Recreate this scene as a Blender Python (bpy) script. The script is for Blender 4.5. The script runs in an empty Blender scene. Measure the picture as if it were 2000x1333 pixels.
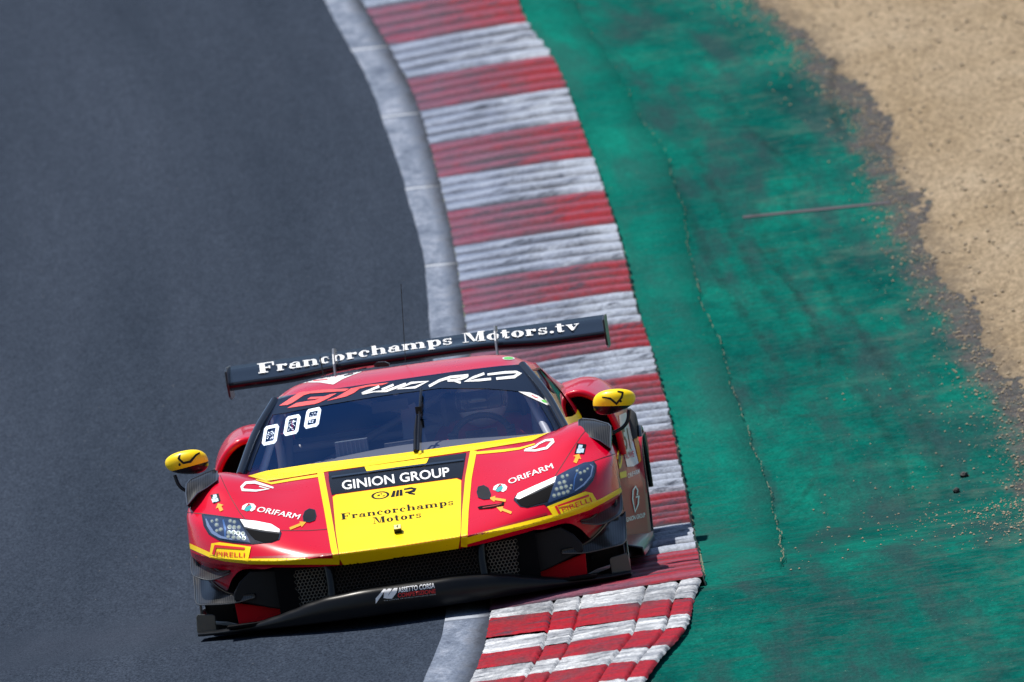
import bpy, bmesh, math, random
from mathutils import Vector, Matrix
from mathutils.bvhtree import BVHTree
random.seed(7)
rad = math.radians
sc = bpy.context.scene
COL = sc.collection

# ---------------------------------------------------------------- camera
# The car stands at the origin: x to its left-hand side, y rearwards, z up.
ROLL, YAW, PITCH = rad(8.25), rad(2.7), rad(2.2)
DIST, PXM = 82.0, 430.0
RX = Vector((math.cos(YAW), math.sin(YAW), 0))
VX = Vector((-math.sin(YAW)*math.cos(PITCH), math.cos(YAW)*math.cos(PITCH), -math.sin(PITCH)))
UX = RX.cross(VX)
EYE = Vector((0, .1, .05)) - VX*DIST
U0, V0 = 800, 1182                      # where that aim point sits on the 2000 x 1333 reference image, in pixels
cam = bpy.data.cameras.new('camera'); cam_o = bpy.data.objects.new('camera', cam); COL.objects.link(cam_o)
right = RX*math.cos(ROLL) - UX*math.sin(ROLL)
up = RX*math.sin(ROLL) + UX*math.cos(ROLL)
right = RX*math.cos(ROLL) - UX*math.sin(ROLL)
M = Matrix((right, up, -VX)).transposed().to_4x4(); M.translation = EYE
cam_o.matrix_world = M
cam.sensor_width = 36; cam.lens = PXM*DIST/2000*36
cam.shift_x = (1000-U0)/2000; cam.shift_y = (V0-666.5)/2000
cam.clip_start = 1; cam.clip_end = 3000
cam.dof.use_dof = True; cam.dof.focus_distance = DIST+.6; cam.dof.aperture_fstop = 5.6
sc.camera = cam_o

# ---------------------------------------------------------------- light
sc.view_settings.view_transform = 'Standard'; sc.view_settings.look = 'None'
sc.view_settings.exposure = EXPO = 0.27; sc.view_settings.gamma = 1
SUN = Vector((-.28, .12, .93)).normalized()
w = bpy.data.worlds.new('World'); sc.world = w; w.use_nodes = True
nt = w.node_tree; sky = nt.nodes.new('ShaderNodeTexSky'); sky.sky_type = 'NISHITA'; sky.sun_disc = False
sky.sun_elevation = math.asin(SUN.z); sky.sun_rotation = math.atan2(SUN.x, SUN.y)
sky.air_density = 1.0; sky.dust_density = .6
nt.links.new(sky.outputs[0], nt.nodes['Background'].inputs[0]); nt.nodes['Background'].inputs[1].default_value = .085
sl = bpy.data.lights.new('sun', 'SUN'); sl.energy = 5.0; sl.angle = rad(.5); sl.color = (1, .95, .87)
so = bpy.data.objects.new('sun', sl); COL.objects.link(so); so.rotation_euler = SUN.to_track_quat('Z', 'Y').to_euler()
sc.cycles.max_bounces = 8; sc.cycles.use_denoising = True

# ---------------------------------------------------------------- helpers
def tag(o, label=None, cat=None, group=None, kind=None):
    for k, v in (('label', label), ('category', cat), ('group', group), ('kind', kind)):
        if v: o[k] = v
    return o
def link(name, me, mats, parent=None, smooth=True):
    for m in (mats if isinstance(mats, (list, tuple)) else [mats]): me.materials.append(m)
    if smooth:
        for p in me.polygons: p.use_smooth = True
    o = bpy.data.objects.new(name, me); COL.objects.link(o)
    if parent: o.parent = parent
    return o
def mesh(name, vs, fs, mats, parent=None, smooth=True, mi=None, angle=None):
    me = bpy.data.meshes.new(name); me.from_pydata([tuple(v) for v in vs], [], fs); me.validate(); me.update()
    if mi:
        for p, k in zip(me.polygons, mi): p.material_index = k
    o = link(name, me, mats, parent, smooth)
    if angle is not None and smooth:
        b = bmesh.new(); b.from_mesh(me)
        for e in b.edges:
            if len(e.link_faces) == 2 and e.calc_face_angle(0) > angle: e.smooth = False
        b.to_mesh(me); b.free()
    return o
def empty(name, loc=(0, 0, 0)):
    o = bpy.data.objects.new(name, None); o.location = loc; COL.objects.link(o); return o
def S(u, v, y):
    """point at depth y on the camera ray through image pixel (u, v)"""
    du, dv = u-U0, V0-v; F = PXM*DIST
    d = VX + RX*((du*math.cos(ROLL)+dv*math.sin(ROLL))/F) + UX*((-du*math.sin(ROLL)+dv*math.cos(ROLL))/F)
    return EYE + d*((y-EYE.y)/d.y)
def ray(u, v): return (S(u, v, 0)-EYE).normalized()
def catmull(P, n):
    P = [Vector(p) for p in P]; out = []
    for i in range(len(P)-1):
        p1, p2 = P[i], P[i+1]; p0 = P[i-1] if i else p1*2-p2; p3 = P[i+2] if i+2 < len(P) else p2*2-p1
        for k in range(n):
            t = k/n
            out.append(.5*((2*p1)+(p2-p0)*t+(2*p0-5*p1+4*p2-p3)*t*t+(3*p1-3*p2+p3-p0)*t**3))
    out.append(P[-1]); return out
def net(rows, nu, nv):
    A = [catmull(r, nv) for r in rows]
    cols = [catmull([A[i][j] for i in range(len(A))], nu) for j in range(len(A[0]))]
    return [[cols[j][i] for j in range(len(cols))] for i in range(len(cols[0]))]
def grid_faces(nr, nc, base=0, close=False):
    f = []
    for i in range(nr-1):
        for j in range(nc-1 if not close else nc):
            a, b = base+i*nc+j, base+i*nc+(j+1) % nc
            f.append((a, b, b+nc, a+nc))
    return f
def mir(G): return [[Vector((-p.x, p.y, p.z)) for p in reversed(r[1:])] + r for r in G]
SKIN_V, SKIN_F = [], []
def grid(name, G, mats, parent=None, skin=False, both=False, drop=None, close=False, flip=False, thick=0, smooth=True, mi=None):
    vs = [p for r in G for p in r]; nr, nc = len(G), len(G[0]); fs = grid_faces(nr, nc, 0, close)
    if drop: fs = [f for f in fs if not drop(sum((vs[i] for i in f), Vector())/4)]
    if flip: fs = [tuple(reversed(f)) for f in fs]
    if both:                                  # the other side of the car is an object of its own
        grid(name, [[Vector((-p.x, p.y, p.z)) for p in r] for r in G], mats, parent, skin, False, drop, close, not flip, thick, smooth, mi)
    if skin:
        n = len(SKIN_V); SKIN_V.extend(vs); SKIN_F.extend([tuple(n+i for i in f) for f in fs])
    o = mesh(name, vs, fs, mats, parent, smooth, mi)
    if thick:
        m = o.modifiers.new('thickness', 'SOLIDIFY'); m.thickness = thick; m.offset = 0
    return o
def tube_mesh(pts, r, seg=10, radii=None, cap=True):
    pts = [Vector(p) for p in pts]; vs = []; n = len(pts); prev = None
    for i, p in enumerate(pts):
        t = (pts[min(i+1, n-1)]-pts[max(i-1, 0)]).normalized()
        a = prev if prev is not None else (Vector((0, 0, 1)) if abs(t.z) < .9 else Vector((1, 0, 0)))
        a = (a-t*a.dot(t)).normalized(); prev = a; b = t.cross(a); rr = radii[i] if radii else r
        vs += [p+(a*math.cos(2*math.pi*k/seg)+b*math.sin(2*math.pi*k/seg))*rr for k in range(seg)]
    fs = grid_faces(n, seg, 0, True)
    if cap: fs += [tuple(range(seg-1, -1, -1)), tuple(range((n-1)*seg, n*seg))]
    return vs, fs
def tube(name, pts, r, mat, parent=None, seg=10, radii=None):
    v, f = tube_mesh(pts, r, seg, radii); return mesh(name, v, f, mat, parent, True, angle=rad(50))
def merged(name, parts, mat, parent=None, smooth=True):
    vs, fs = [], []
    for v, f in parts:
        n = len(vs); vs += list(v); fs += [tuple(n+i for i in q) for q in f]
    return mesh(name, vs, fs, mat, parent, smooth, angle=rad(40) if smooth else None)
def box(c, s):
    x, y, z = c; a, b, d = s[0]/2, s[1]/2, s[2]/2
    v = [(x+i*a, y+j*b, z+k*d) for i in (-1, 1) for j in (-1, 1) for k in (-1, 1)]
    return v, [(0, 1, 3, 2), (4, 6, 7, 5), (0, 4, 5, 1), (2, 3, 7, 6), (0, 2, 6, 4), (1, 5, 7, 3)]
def plate(name, outline, n, mat, parent=None, bevel=0):
    """flat slab: outline of 3d points extruded along vector n"""
    o = [Vector(p) for p in outline]; k = len(o); n = Vector(n)
    vs = o+[p+n for p in o]
    fs = [tuple(range(k)), tuple(range(2*k-1, k-1, -1))]+[(i, k+i, k+(i+1) % k, (i+1) % k) for i in range(k)]
    b = bmesh.new(); bv = [b.verts.new(v) for v in vs]
    for f in fs: b.faces.new([bv[i] for i in f])
    bmesh.ops.recalc_face_normals(b, faces=b.faces)
    me = bpy.data.meshes.new(name); b.to_mesh(me); b.free()
    ob = link(name, me, mat, parent, False)
    if bevel:
        m = ob.modifiers.new('bevel', 'BEVEL'); m.width = bevel; m.segments = 2
    return ob

# ---------------------------------------------------------------- materials
def N(nt, t, **k):
    n = nt.nodes.new(t)
    for a, b in k.items():
        if a.startswith('i_'): n.inputs[a[2:].replace('_', ' ')].default_value = b
        else: setattr(n, a, b)
    return n
def mat(name, col, rough=.5, metal=0, coat=0, spec=.5, noise=None, bump=None, emit=None, var=.0, vscale=8, specks=0):
    m = bpy.data.materials.new(name); m.use_nodes = True; nt = m.node_tree; b = nt.nodes['Principled BSDF']
    b.inputs['Base Color'].default_value = (*col, 1); b.inputs['Roughness'].default_value = rough
    b.inputs['Metallic'].default_value = metal; b.inputs['Coat Weight'].default_value = coat; b.inputs['Coat Roughness'].default_value = .04
    b.inputs['Specular IOR Level'].default_value = spec
    tc = N(nt, 'ShaderNodeTexCoord')
    if var:
        no = N(nt, 'ShaderNodeTexNoise'); no.inputs['Scale'].default_value = vscale; no.inputs['Detail'].default_value = 6
        nt.links.new(tc.outputs['Object'], no.inputs[0])
        mx = N(nt, 'ShaderNodeMixRGB', blend_type='MULTIPLY'); mx.inputs[0].default_value = 1; mx.inputs[1].default_value = (*col, 1)
        r = N(nt, 'ShaderNodeMapRange'); r.inputs[3].default_value = 1-var; r.inputs[4].default_value = 1+var*.6
        nt.links.new(no.outputs[0], r.inputs[0]); nt.links.new(r.outputs[0], mx.inputs[2]); nt.links.new(mx.outputs[0], b.inputs['Base Color'])
        r2 = N(nt, 'ShaderNodeMapRange'); r2.inputs[3].default_value = rough*.8; r2.inputs[4].default_value = min(1, rough*1.3)
        nt.links.new(no.outputs[0], r2.inputs[0]); nt.links.new(r2.outputs[0], b.inputs['Roughness'])
    if specks:                                 # flies, rubber pick-up and stone chips
        no = N(nt, 'ShaderNodeTexNoise'); no.inputs['Scale'].default_value = 95; no.inputs['Detail'].default_value = 2
        nt.links.new(tc.outputs['Object'], no.inputs[0]); r = N(nt, 'ShaderNodeMapRange'); r.inputs[1].default_value = .735; r.inputs[2].default_value = .76; r.inputs[4].default_value = specks
        nt.links.new(no.outputs[0], r.inputs[0]); mx = N(nt, 'ShaderNodeMixRGB'); src = b.inputs['Base Color'].links[0].from_socket
        nt.links.new(r.outputs[0], mx.inputs[0]); nt.links.new(src, mx.inputs[1]); mx.inputs[2].default_value = (.05, .035, .03, 1); nt.links.new(mx.outputs[0], b.inputs['Base Color'])
    if bump:
        no = N(nt, 'ShaderNodeTexNoise'); no.inputs['Scale'].default_value = bump[0]; no.inputs['Detail'].default_value = 5
        bp = N(nt, 'ShaderNodeBump'); bp.inputs['Strength'].default_value = bump[1]; bp.inputs['Distance'].default_value = bump[2]
        nt.links.new(tc.outputs['Object'], no.inputs[0]); nt.links.new(no.outputs[0], bp.inputs['Height']); nt.links.new(bp.outputs[0], b.inputs['Normal'])
    if emit: b.inputs['Emission Color'].default_value = (*emit[0], 1); b.inputs['Emission Strength'].default_value = emit[1]
    return m
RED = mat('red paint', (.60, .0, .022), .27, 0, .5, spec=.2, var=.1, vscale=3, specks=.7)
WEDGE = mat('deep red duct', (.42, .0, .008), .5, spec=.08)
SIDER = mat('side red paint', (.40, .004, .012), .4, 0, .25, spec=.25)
YEL = mat('yellow vinyl', (1.0, .69, .0), .38, 0, .2, spec=.3, var=.07, vscale=6, specks=.6)
DKRED = mat('dark red vinyl', (.33, .0, .008), .4, 0, .2)
BLK = mat('satin black', (.006, .007, .010), .25, 0, .1, spec=.25, var=.3, vscale=9)
GLOSSB = mat('gloss black', (.006, .008, .012), .08, 0, 1)
MATB = mat('matt black', (.010, .011, .014), .45, spec=.15, var=.3, vscale=12)
VOIDB = mat('dark cavity', (.004, .004, .005), .9, spec=.1)
CARB = mat('carbon fibre', (.014, .016, .020), .28, 0, .2, spec=.3)
WHT = mat('white vinyl', (.86, .86, .86), .4, 0, .3)
GREYM = mat('grey metal', (.35, .36, .38), .3, 1)
RUB = mat('tyre rubber', (.02, .02, .021), .75, bump=(60, .3, .004))
ORNG = mat('orange vinyl', (.9, .38, .01), .4, 0, .3)
TEAL = mat('teal vinyl', (.02, .35, .37), .4, 0, .3)
LRED = mat('coral red vinyl', (.85, .09, .09), .4)
GRN = mat('light green vinyl', (.15, .6, .12), .4)
BLKV = mat('black vinyl', (.006, .006, .008), .3, spec=.2)
REDV = mat('red vinyl', (.7, .01, .015), .4, 0, .2)
NAVY = mat('dark blue black banner', (.004, .008, .022), .12, 0, .3, spec=.4)
# carbon weave on the carbon parts
_nt = CARB.node_tree; _tc = N(_nt, 'ShaderNodeTexCoord'); _w = N(_nt, 'ShaderNodeTexWave', wave_type='BANDS', bands_direction='X')
_w.inputs['Scale'].default_value = 30; _w.inputs['Distortion'].default_value = .4
_r = N(_nt, 'ShaderNodeMapRange'); _r.inputs[3].default_value = .006; _r.inputs[4].default_value = .035
_c = N(_nt, 'ShaderNodeCombineColor')
_nt.links.new(_tc.outputs['Object'], _w.inputs[0]); _nt.links.new(_w.outputs['Fac'], _r.inputs[0])
for i in range(3): _nt.links.new(_r.outputs[0], _c.inputs[i])
_nt.links.new(_c.outputs[0], _nt.nodes['Principled BSDF'].inputs['Base Color'])
def glassy(name, tint, refl, fac_lo, fac_hi, rough=.01, haze=0):
    m = bpy.data.materials.new(name); m.use_nodes = True; nt = m.node_tree; nt.nodes.clear()
    out = N(nt, 'ShaderNodeOutputMaterial'); mx = N(nt, 'ShaderNodeMixShader'); tr = N(nt, 'ShaderNodeBsdfTransparent'); gl = N(nt, 'ShaderNodeBsdfGlossy')
    tr.inputs[0].default_value = (*tint, 1); gl.inputs[0].default_value = (*refl, 1); gl.inputs['Roughness'].default_value = rough
    lw = N(nt, 'ShaderNodeLayerWeight'); lw.inputs[0].default_value = .35; r = N(nt, 'ShaderNodeMapRange'); r.inputs[3].default_value = fac_lo; r.inputs[4].default_value = fac_hi
    if haze:                                  # pale reflection haze painted into the driver's half, broken by noise
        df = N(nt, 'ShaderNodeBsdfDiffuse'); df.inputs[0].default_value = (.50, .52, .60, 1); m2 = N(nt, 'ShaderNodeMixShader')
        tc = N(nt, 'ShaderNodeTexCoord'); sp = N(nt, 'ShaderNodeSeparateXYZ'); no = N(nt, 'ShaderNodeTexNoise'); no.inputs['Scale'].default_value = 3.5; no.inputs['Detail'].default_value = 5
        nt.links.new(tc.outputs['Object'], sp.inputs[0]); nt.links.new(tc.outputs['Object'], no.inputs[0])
        a = N(nt, 'ShaderNodeMapRange'); a.inputs[1].default_value = -.1; a.inputs[2].default_value = .3; a.inputs[3].default_value = .01; a.inputs[4].default_value = haze; nt.links.new(sp.outputs[0], a.inputs[0])
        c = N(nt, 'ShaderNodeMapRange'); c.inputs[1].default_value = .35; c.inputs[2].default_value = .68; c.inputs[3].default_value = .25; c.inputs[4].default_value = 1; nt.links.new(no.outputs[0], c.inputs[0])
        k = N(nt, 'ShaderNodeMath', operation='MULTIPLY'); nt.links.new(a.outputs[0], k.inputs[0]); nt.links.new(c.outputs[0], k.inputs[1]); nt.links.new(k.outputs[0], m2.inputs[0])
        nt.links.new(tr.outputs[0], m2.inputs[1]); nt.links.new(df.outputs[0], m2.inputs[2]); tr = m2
    nt.links.new(lw.outputs['Facing'], r.inputs[0]); nt.links.new(r.outputs[0], mx.inputs[0]); nt.links.new(tr.outputs[0], mx.inputs[1]); nt.links.new(gl.outputs[0], mx.inputs[2]); nt.links.new(mx.outputs[0], out.inputs[0])
    return m
WSG = glassy('windscreen glass', (.93, .96, 1.0), (.16, .46, 1.0), .04, .42, haze=.035)
SIDEG = glassy('side window glass', (.25, .25, .27), (1, 1, 1), .25, .6)
LENS = glassy('headlight lens', (.85, .9, 1), (.8, .9, 1), .03, .45)

# ---------------------------------------------------------------- ground
# edges of the corner traced from image pixels onto the ground, (x, y) in metres, car frame
TRACED = {
  'gutL': [(-1.189, 25.534), (-1.05, 24.103), (-0.907, 22.704), (-0.761, 21.033), (-0.65, 19.442), (-0.552, 18.099), (-0.474, 16.808), (-0.391, 15.633), (-0.339, 14.512), (-0.297, 13.338), (-0.258, 12.195)],
  'gutL_front': [(0.156, 0.209), (0.077, -1.627)],
  'kerbL': [(-0.966, 25.378), (-0.919, 24.877), (-0.744, 23.171), (-0.599, 21.686), (-0.491, 20.315), (-0.406, 18.96), (-0.332, 17.63), (-0.254, 16.347), (-0.188, 15.034), (-0.135, 13.784), (-0.088, 12.62)],
  'kerbR': [(-0.024, 24.563), (0.061, 23.045), (0.247, 21.508), (0.355, 20.127), (0.434, 18.807), (0.533, 17.33), (0.614, 16.038), (0.687, 14.785), (0.759, 13.475), (0.803, 12.36), (0.86, 11.276), (0.921, 10.441), (0.963, 9.556), (1.013, 8.616), (1.057, 7.716), (1.095, 6.761), (1.135, 5.839), (1.168, 4.873), (1.254, 2.5), (1.333, 0.123)],
  'kf_R': [(1.33, 0.132), (1.298, -0.451), (1.291, -0.966), (1.276, -1.357), (1.206, -1.794), (1.15, -2.142), (1.117, -2.466), (1.095, -2.756)],
  'kf_L': [(0.358, 0.065), (0.357, -0.164), (0.354, -0.695), (0.339, -1.126), (0.329, -1.515), (0.299, -1.843)],
  'step': [(0.331, 24.194), (0.475, 22.355), (0.64, 20.958), (0.729, 19.47), (0.934, 17.529), (1.017, 15.952), (1.084, 14.437), (1.106, 13.356), (1.168, 12.091), (1.242, 11.014), (1.314, 9.961), (1.373, 8.465), (1.454, 7.458), (1.509, 6.343), (1.575, 5.244), (1.633, 3.152), (1.701, 0.424)],
  'greenR': [(1.398, 22.995), (1.669, 21.358), (1.845, 19.359), (2.07, 17.001), (2.174, 14.673), (2.3, 12.427), (2.474, 10.566), (2.617, 8.8), (2.767, 7.089), (2.815, 5.824)],
  'drain': [(1.373, 14.633), (2.145, 14.411)],
  'deb': [(2.453, 4.892), (2.493, 5.352)],
  'corners': [(-3.232, 27.623), (2.967, 21.284), (-1.891, 0.034), (2.767, -3.895), (-2.668, 15.231), (2.787, 5.548)],
  'splitshadow': [(-1.04, 0.923), (-0.507, 0.714), (0.151, 0.215), (0.992, 0.9)],
}


_Y = [i*.05-40 for i in range(int(340/.05))]; _H = []; _h = 0
def slope(y):
    if y > 4.2: return .13*min(1, (y-4.2)/1.0)*max(0, min(1, (60-y)/15))
    if y < .6: return .12*min(1, (.6-y)/.6)*max(0, min(1, (y+14)/4))
    return 0
for _y in _Y: _H.append(_h); _h += slope(_y)*.05
_k = int(40.0/.05)+40; _H0 = _H[_k]; _H = [a-_H0 for a in _H]
def h(y):
    t = (y+40)/.05; i = max(0, min(len(_H)-2, int(t))); f = max(0, min(1, t-i)); return _H[i]*(1-f)+_H[i+1]*f
def interp(pts, y):
    """x of a boundary at y; ends run on straight"""
    P = sorted(pts, key=lambda p: p[1])
    if y <= P[0][1]: a, b = P[0], P[1]
    elif y >= P[-1][1]: a, b = P[-2], P[-1]
    else:
        for a, b in zip(P, P[1:]):
            if a[1] <= y <= b[1]: break
    return a[0]+(b[0]-a[0])*(y-a[1])/max(1e-6, b[1]-a[1])
def smooth_line(pts, lo, hi):
    ys = [lo+(hi-lo)*i/160 for i in range(161)]
    xs = [interp(pts, y) for y in ys]
    for _ in range(7): xs = [xs[0]]+[(xs[i-1]+2*xs[i]+xs[i+1])/4 for i in range(1, 160)]+[xs[-1]]
    return list(zip(xs, ys))
SKIDS = [([(1.36, .0), (1.40, 2.249), (1.495, 4.524), (1.687, 5.486), (1.787, 6.374)], .022), ([(1.388, 14.3), (1.516, 13.117), (1.681, 11.76), (1.761, 10.347), (1.788, 8.543)], .020),
 ([(1.2, 20.014), (1.358, 18.232), (1.591, 16.671), (1.76, 15.212)], .03), ([(1.37, -2.101), (1.781, -2.16), (2.215, -2.141), (2.797, -2.05)], .08), ([(1.906, 21.081), (1.85, 18.394), (2.0, 16.212)], .03), ([(1.5, 8.5), (1.633, 8.1), (2.046, 7.6)], .03)]
gutL = smooth_line(TRACED['gutL']+[(-.02, 5), (.15, .5), (.167, -.04), (.087, -1.84), (-.1, -5)], -6, 34)
_kl = TRACED['kerbL']+[(.0, 10.5), (.15, 7), (.28, 3.5), (.36, .3)]
kerbL = smooth_line(_kl+TRACED['kf_L'][1:]+[(.1, -4.5)], -6, 34)
kerbR = smooth_line(TRACED['kerbR'], -1, 34)
kfR = smooth_line(TRACED['kf_R']+[(.95, -4.5), (.7, -7)], -7, 1)
stepL = smooth_line(TRACED['step'], 0, 34)
greenR = smooth_line(TRACED['greenR']+[(2.86, 3.5), (3.0, 0), (3.4, -5)], -8, 40)
def wob(y, a, s): return a*(math.sin(y*1.7+s)+.6*math.sin(y*4.1+2*s)+.4*math.sin(y*9.7+s*3))
def Y(a, b, d):
    n = max(1, int(round((b-a)/d))); return [a+(b-a)*i/n for i in range(n+1)]
def strip(name, ys, cols, mats, kind='structure', smooth=True):
    """cols: list of functions y -> (x, z above the ground profile)"""
    G = [[Vector((c(y)[0], y, h(y)+c(y)[1])) for c in cols] for y in ys]
    o = grid(name, G, mats, smooth=smooth, flip=False); tag(o, kind=kind); return o
def ground_mat(name, base, build):
    m = bpy.data.materials.new(name); m.use_nodes = True; nt = m.node_tree; b = nt.nodes['Principled BSDF']
    tc = N(nt, 'ShaderNodeTexCoord'); build(nt, b, tc); return m
def noise(nt, tc, sx, sy, scale, detail=6, rough=.6, dist=0):
    mp = N(nt, 'ShaderNodeMapping'); mp.inputs['Scale'].default_value = (sx, sy, 1)
    nt.links.new(tc.outputs['Object'], mp.inputs[0]); n = N(nt, 'ShaderNodeTexNoise')
    n.inputs['Scale'].default_value = scale; n.inputs['Detail'].default_value = detail; n.inputs['Roughness'].default_value = rough; n.inputs['Distortion'].default_value = dist
    nt.links.new(mp.outputs[0], n.inputs[0]); return n.outputs[0]
def ramp(nt, fac, stops, inter='LINEAR'):
    r = N(nt, 'ShaderNodeValToRGB'); cr = r.color_ramp; cr.interpolation = inter
    while len(cr.elements) < len(stops): cr.elements.new(.5)
    for e, (p, c) in zip(cr.elements, stops): e.position = p; e.color = (*c, 1) if len(c) == 3 else c
    nt.links.new(fac, r.inputs[0]); return r.outputs[0]
def mixc(nt, fac, a, b, mode='MIX'):
    m = N(nt, 'ShaderNodeMixRGB', blend_type=mode)
    for i, v in enumerate((fac, a, b)):
        if isinstance(v, (int, float)): m.inputs[i].default_value = v
        elif isinstance(v, tuple): m.inputs[i].default_value = (*v, 1)
        else: nt.links.new(v, m.inputs[i])
    return m.outputs[0]
def mrange(nt, v, a, b, c, d):
    r = N(nt, 'ShaderNodeMapRange')
    for i, x in enumerate((a, b, c, d)): r.inputs[i+1].default_value = x
    nt.links.new(v, r.inputs[0]); return r.outputs[0]
def bumpn(nt, b, v, st, dist):
    bp = N(nt, 'ShaderNodeBump'); bp.inputs['Strength'].default_value = st; bp.inputs['Distance'].default_value = dist
    nt.links.new(v, bp.inputs['Height']); nt.links.new(bp.outputs[0], b.inputs['Normal'])
def track_coords(nt):
    """noise space that follows the bend: distance from the outer edge and metres along"""
    at = N(nt, 'ShaderNodeAttribute', attribute_name='dist'); tc = N(nt, 'ShaderNodeTexCoord'); sp = N(nt, 'ShaderNodeSeparateXYZ'); nt.links.new(tc.outputs['Object'], sp.inputs[0])
    cb = N(nt, 'ShaderNodeCombineXYZ'); nt.links.new(at.outputs['Fac'], cb.inputs[0]); nt.links.new(sp.outputs[1], cb.inputs[1]); return cb.outputs[0], at.outputs['Fac'], sp.outputs[1]
def noise_at(nt, vec, sx, sy, scale, detail=6, rough=.6):
    mp = N(nt, 'ShaderNodeMapping'); mp.inputs['Scale'].default_value = (sx, sy, 1); nt.links.new(vec, mp.inputs[0])
    n = N(nt, 'ShaderNodeTexNoise'); n.inputs['Scale'].default_value = scale; n.inputs['Detail'].default_value = detail; n.inputs['Roughness'].default_value = rough; nt.links.new(mp.outputs[0], n.inputs[0]); return n.outputs[0]
def B_asphalt(nt, b, tc):
    vec, d, yy_ = track_coords(nt)
    lane = noise_at(nt, vec, 1, .05, 1.6, 4); fine = noise(nt, tc, 1, .35, 80, 4, .85); mid = noise(nt, tc, 1, .3, 16, 5, .75); spk = noise(nt, tc, 1, .4, 60, 2, .5)
    c = ramp(nt, lane, [(.3, (.025, .034, .051)), (.7, (.036, .047, .069))])
    c = mixc(nt, .6, c, ramp(nt, mid, [(.35, (.82, .82, .84)), (.65, (1.12, 1.12, 1.12))]), 'MULTIPLY')
    c = mixc(nt, .9, c, ramp(nt, fine, [(.38, (.55, .55, .55)), (.62, (1.5, 1.48, 1.44))]), 'MULTIPLY')
    c = mixc(nt, ramp(nt, spk, [(.74, (0, 0, 0)), (.78, (.7, .7, .7))]), c, (.16, .16, .16))
    nt.links.new(c, b.inputs['Base Color']); b.inputs['Specular IOR Level'].default_value = .0; b.inputs['Roughness'].default_value = .9; bumpn(nt, b, fine, .5, .004)
def B_gutter(nt, b, tc):
    n1 = noise(nt, tc, 1, .35, 7, 9, .75); n2 = noise(nt, tc, 1, .4, 70, 4, .85)
    at = N(nt, 'ShaderNodeAttribute', attribute_name='across')
    c = ramp(nt, n1, [(.34, (.085, .105, .15)), (.5, (.16, .19, .25)), (.66, (.28, .31, .38))])
    c = mixc(nt, .7, c, ramp(nt, n2, [(.35, (.6, .6, .6)), (.65, (1.3, 1.3, 1.3))]), 'MULTIPLY')
    k = mixc(nt, .5, at.outputs['Fac'], n1)                 # darker towards the kerb side, broken up by noise
    sy = N(nt, 'ShaderNodeSeparateXYZ'); nt.links.new(tc.outputs['Object'], sy.inputs[0]); jm = N(nt, 'ShaderNodeMath', operation='PINGPONG'); nt.links.new(sy.outputs[1], jm.inputs[0]); jm.inputs[1].default_value = 1.45
    c = mixc(nt, mrange(nt, jm.outputs[0], .02, .05, .7, 0), c, (.42, .45, .50)); jm2 = mrange(nt, jm.outputs[0], .05, .085, .6, 0)
    c = mixc(nt, mixc(nt, 1, jm2, mrange(nt, jm.outputs[0], .04, .05, 0, 1), 'MULTIPLY'), c, (.06, .07, .09))
    c = mixc(nt, ramp(nt, k, [(.52, (0, 0, 0)), (.74, (.9, .9, .9))]), c, (.03, .034, .045))
    nt.links.new(c, b.inputs['Base Color']); b.inputs['Specular IOR Level'].default_value = .0; b.inputs['Roughness'].default_value = .85; bumpn(nt, b, n2, .5, .004)
def kerb_build(col, worn, dirt, amt, top=(.3, .25, .3), edge=.0):
    def B(nt, b, tc):
        st = noise(nt, tc, .35, 1.3, 7, 9, .78, .2); bl = noise(nt, tc, 1, .55, 2.6, 8, .72); fi = noise(nt, tc, 1, .5, 60, 5, .8); ru = noise(nt, tc, .3, 1.5, 12, 8, .8)
        ac = N(nt, 'ShaderNodeAttribute', attribute_name='across').outputs['Fac']
        sh = mrange(nt, ac, .35, 1.0, .5*edge, -.9*edge)        # the far side of the kerb keeps more paint
        def add(v, k=1.0):
            m = N(nt, 'ShaderNodeMath', operation='MULTIPLY_ADD'); nt.links.new(sh, m.inputs[0]); m.inputs[1].default_value = k; nt.links.new(v, m.inputs[2]); return m.outputs[0]
        c = mixc(nt, ramp(nt, add(st, .16), [(.42, (0, 0, 0)), (.58, (1, 1, 1))]), col, worn)
        c = mixc(nt, ramp(nt, add(bl, .14), [(.50-amt*.10, (0, 0, 0)), (.66, (.9, .9, .9))]), c, dirt)
        wr_ = N(nt, 'ShaderNodeAttribute', attribute_name='wear')
        c = mixc(nt, mixc(nt, .45, wr_.outputs['Fac'], st, 'MULTIPLY'), c, top)
        gv = N(nt, 'ShaderNodeAttribute', attribute_name='groove').outputs['Fac']
        c = mixc(nt, mixc(nt, 1, gv, mrange(nt, bl, .35, .6, .25, .95), 'MULTIPLY'), c, (.045, .045, .055))
        c = mixc(nt, ramp(nt, ru, [(.53, (0, 0, 0)), (.62, (.85, .85, .85))]), c, (.04, .05, .075))
        c = mixc(nt, .6, c, ramp(nt, fi, [(.34, (.45, .45, .45)), (.6, (1.18, 1.18, 1.18))]), 'MULTIPLY')
        nt.links.new(c, b.inputs['Base Color']); b.inputs['Specular IOR Level'].default_value = .06; b.inputs['Roughness'].default_value = .5; bumpn(nt, b, fi, .8, .008)
    return B
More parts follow.
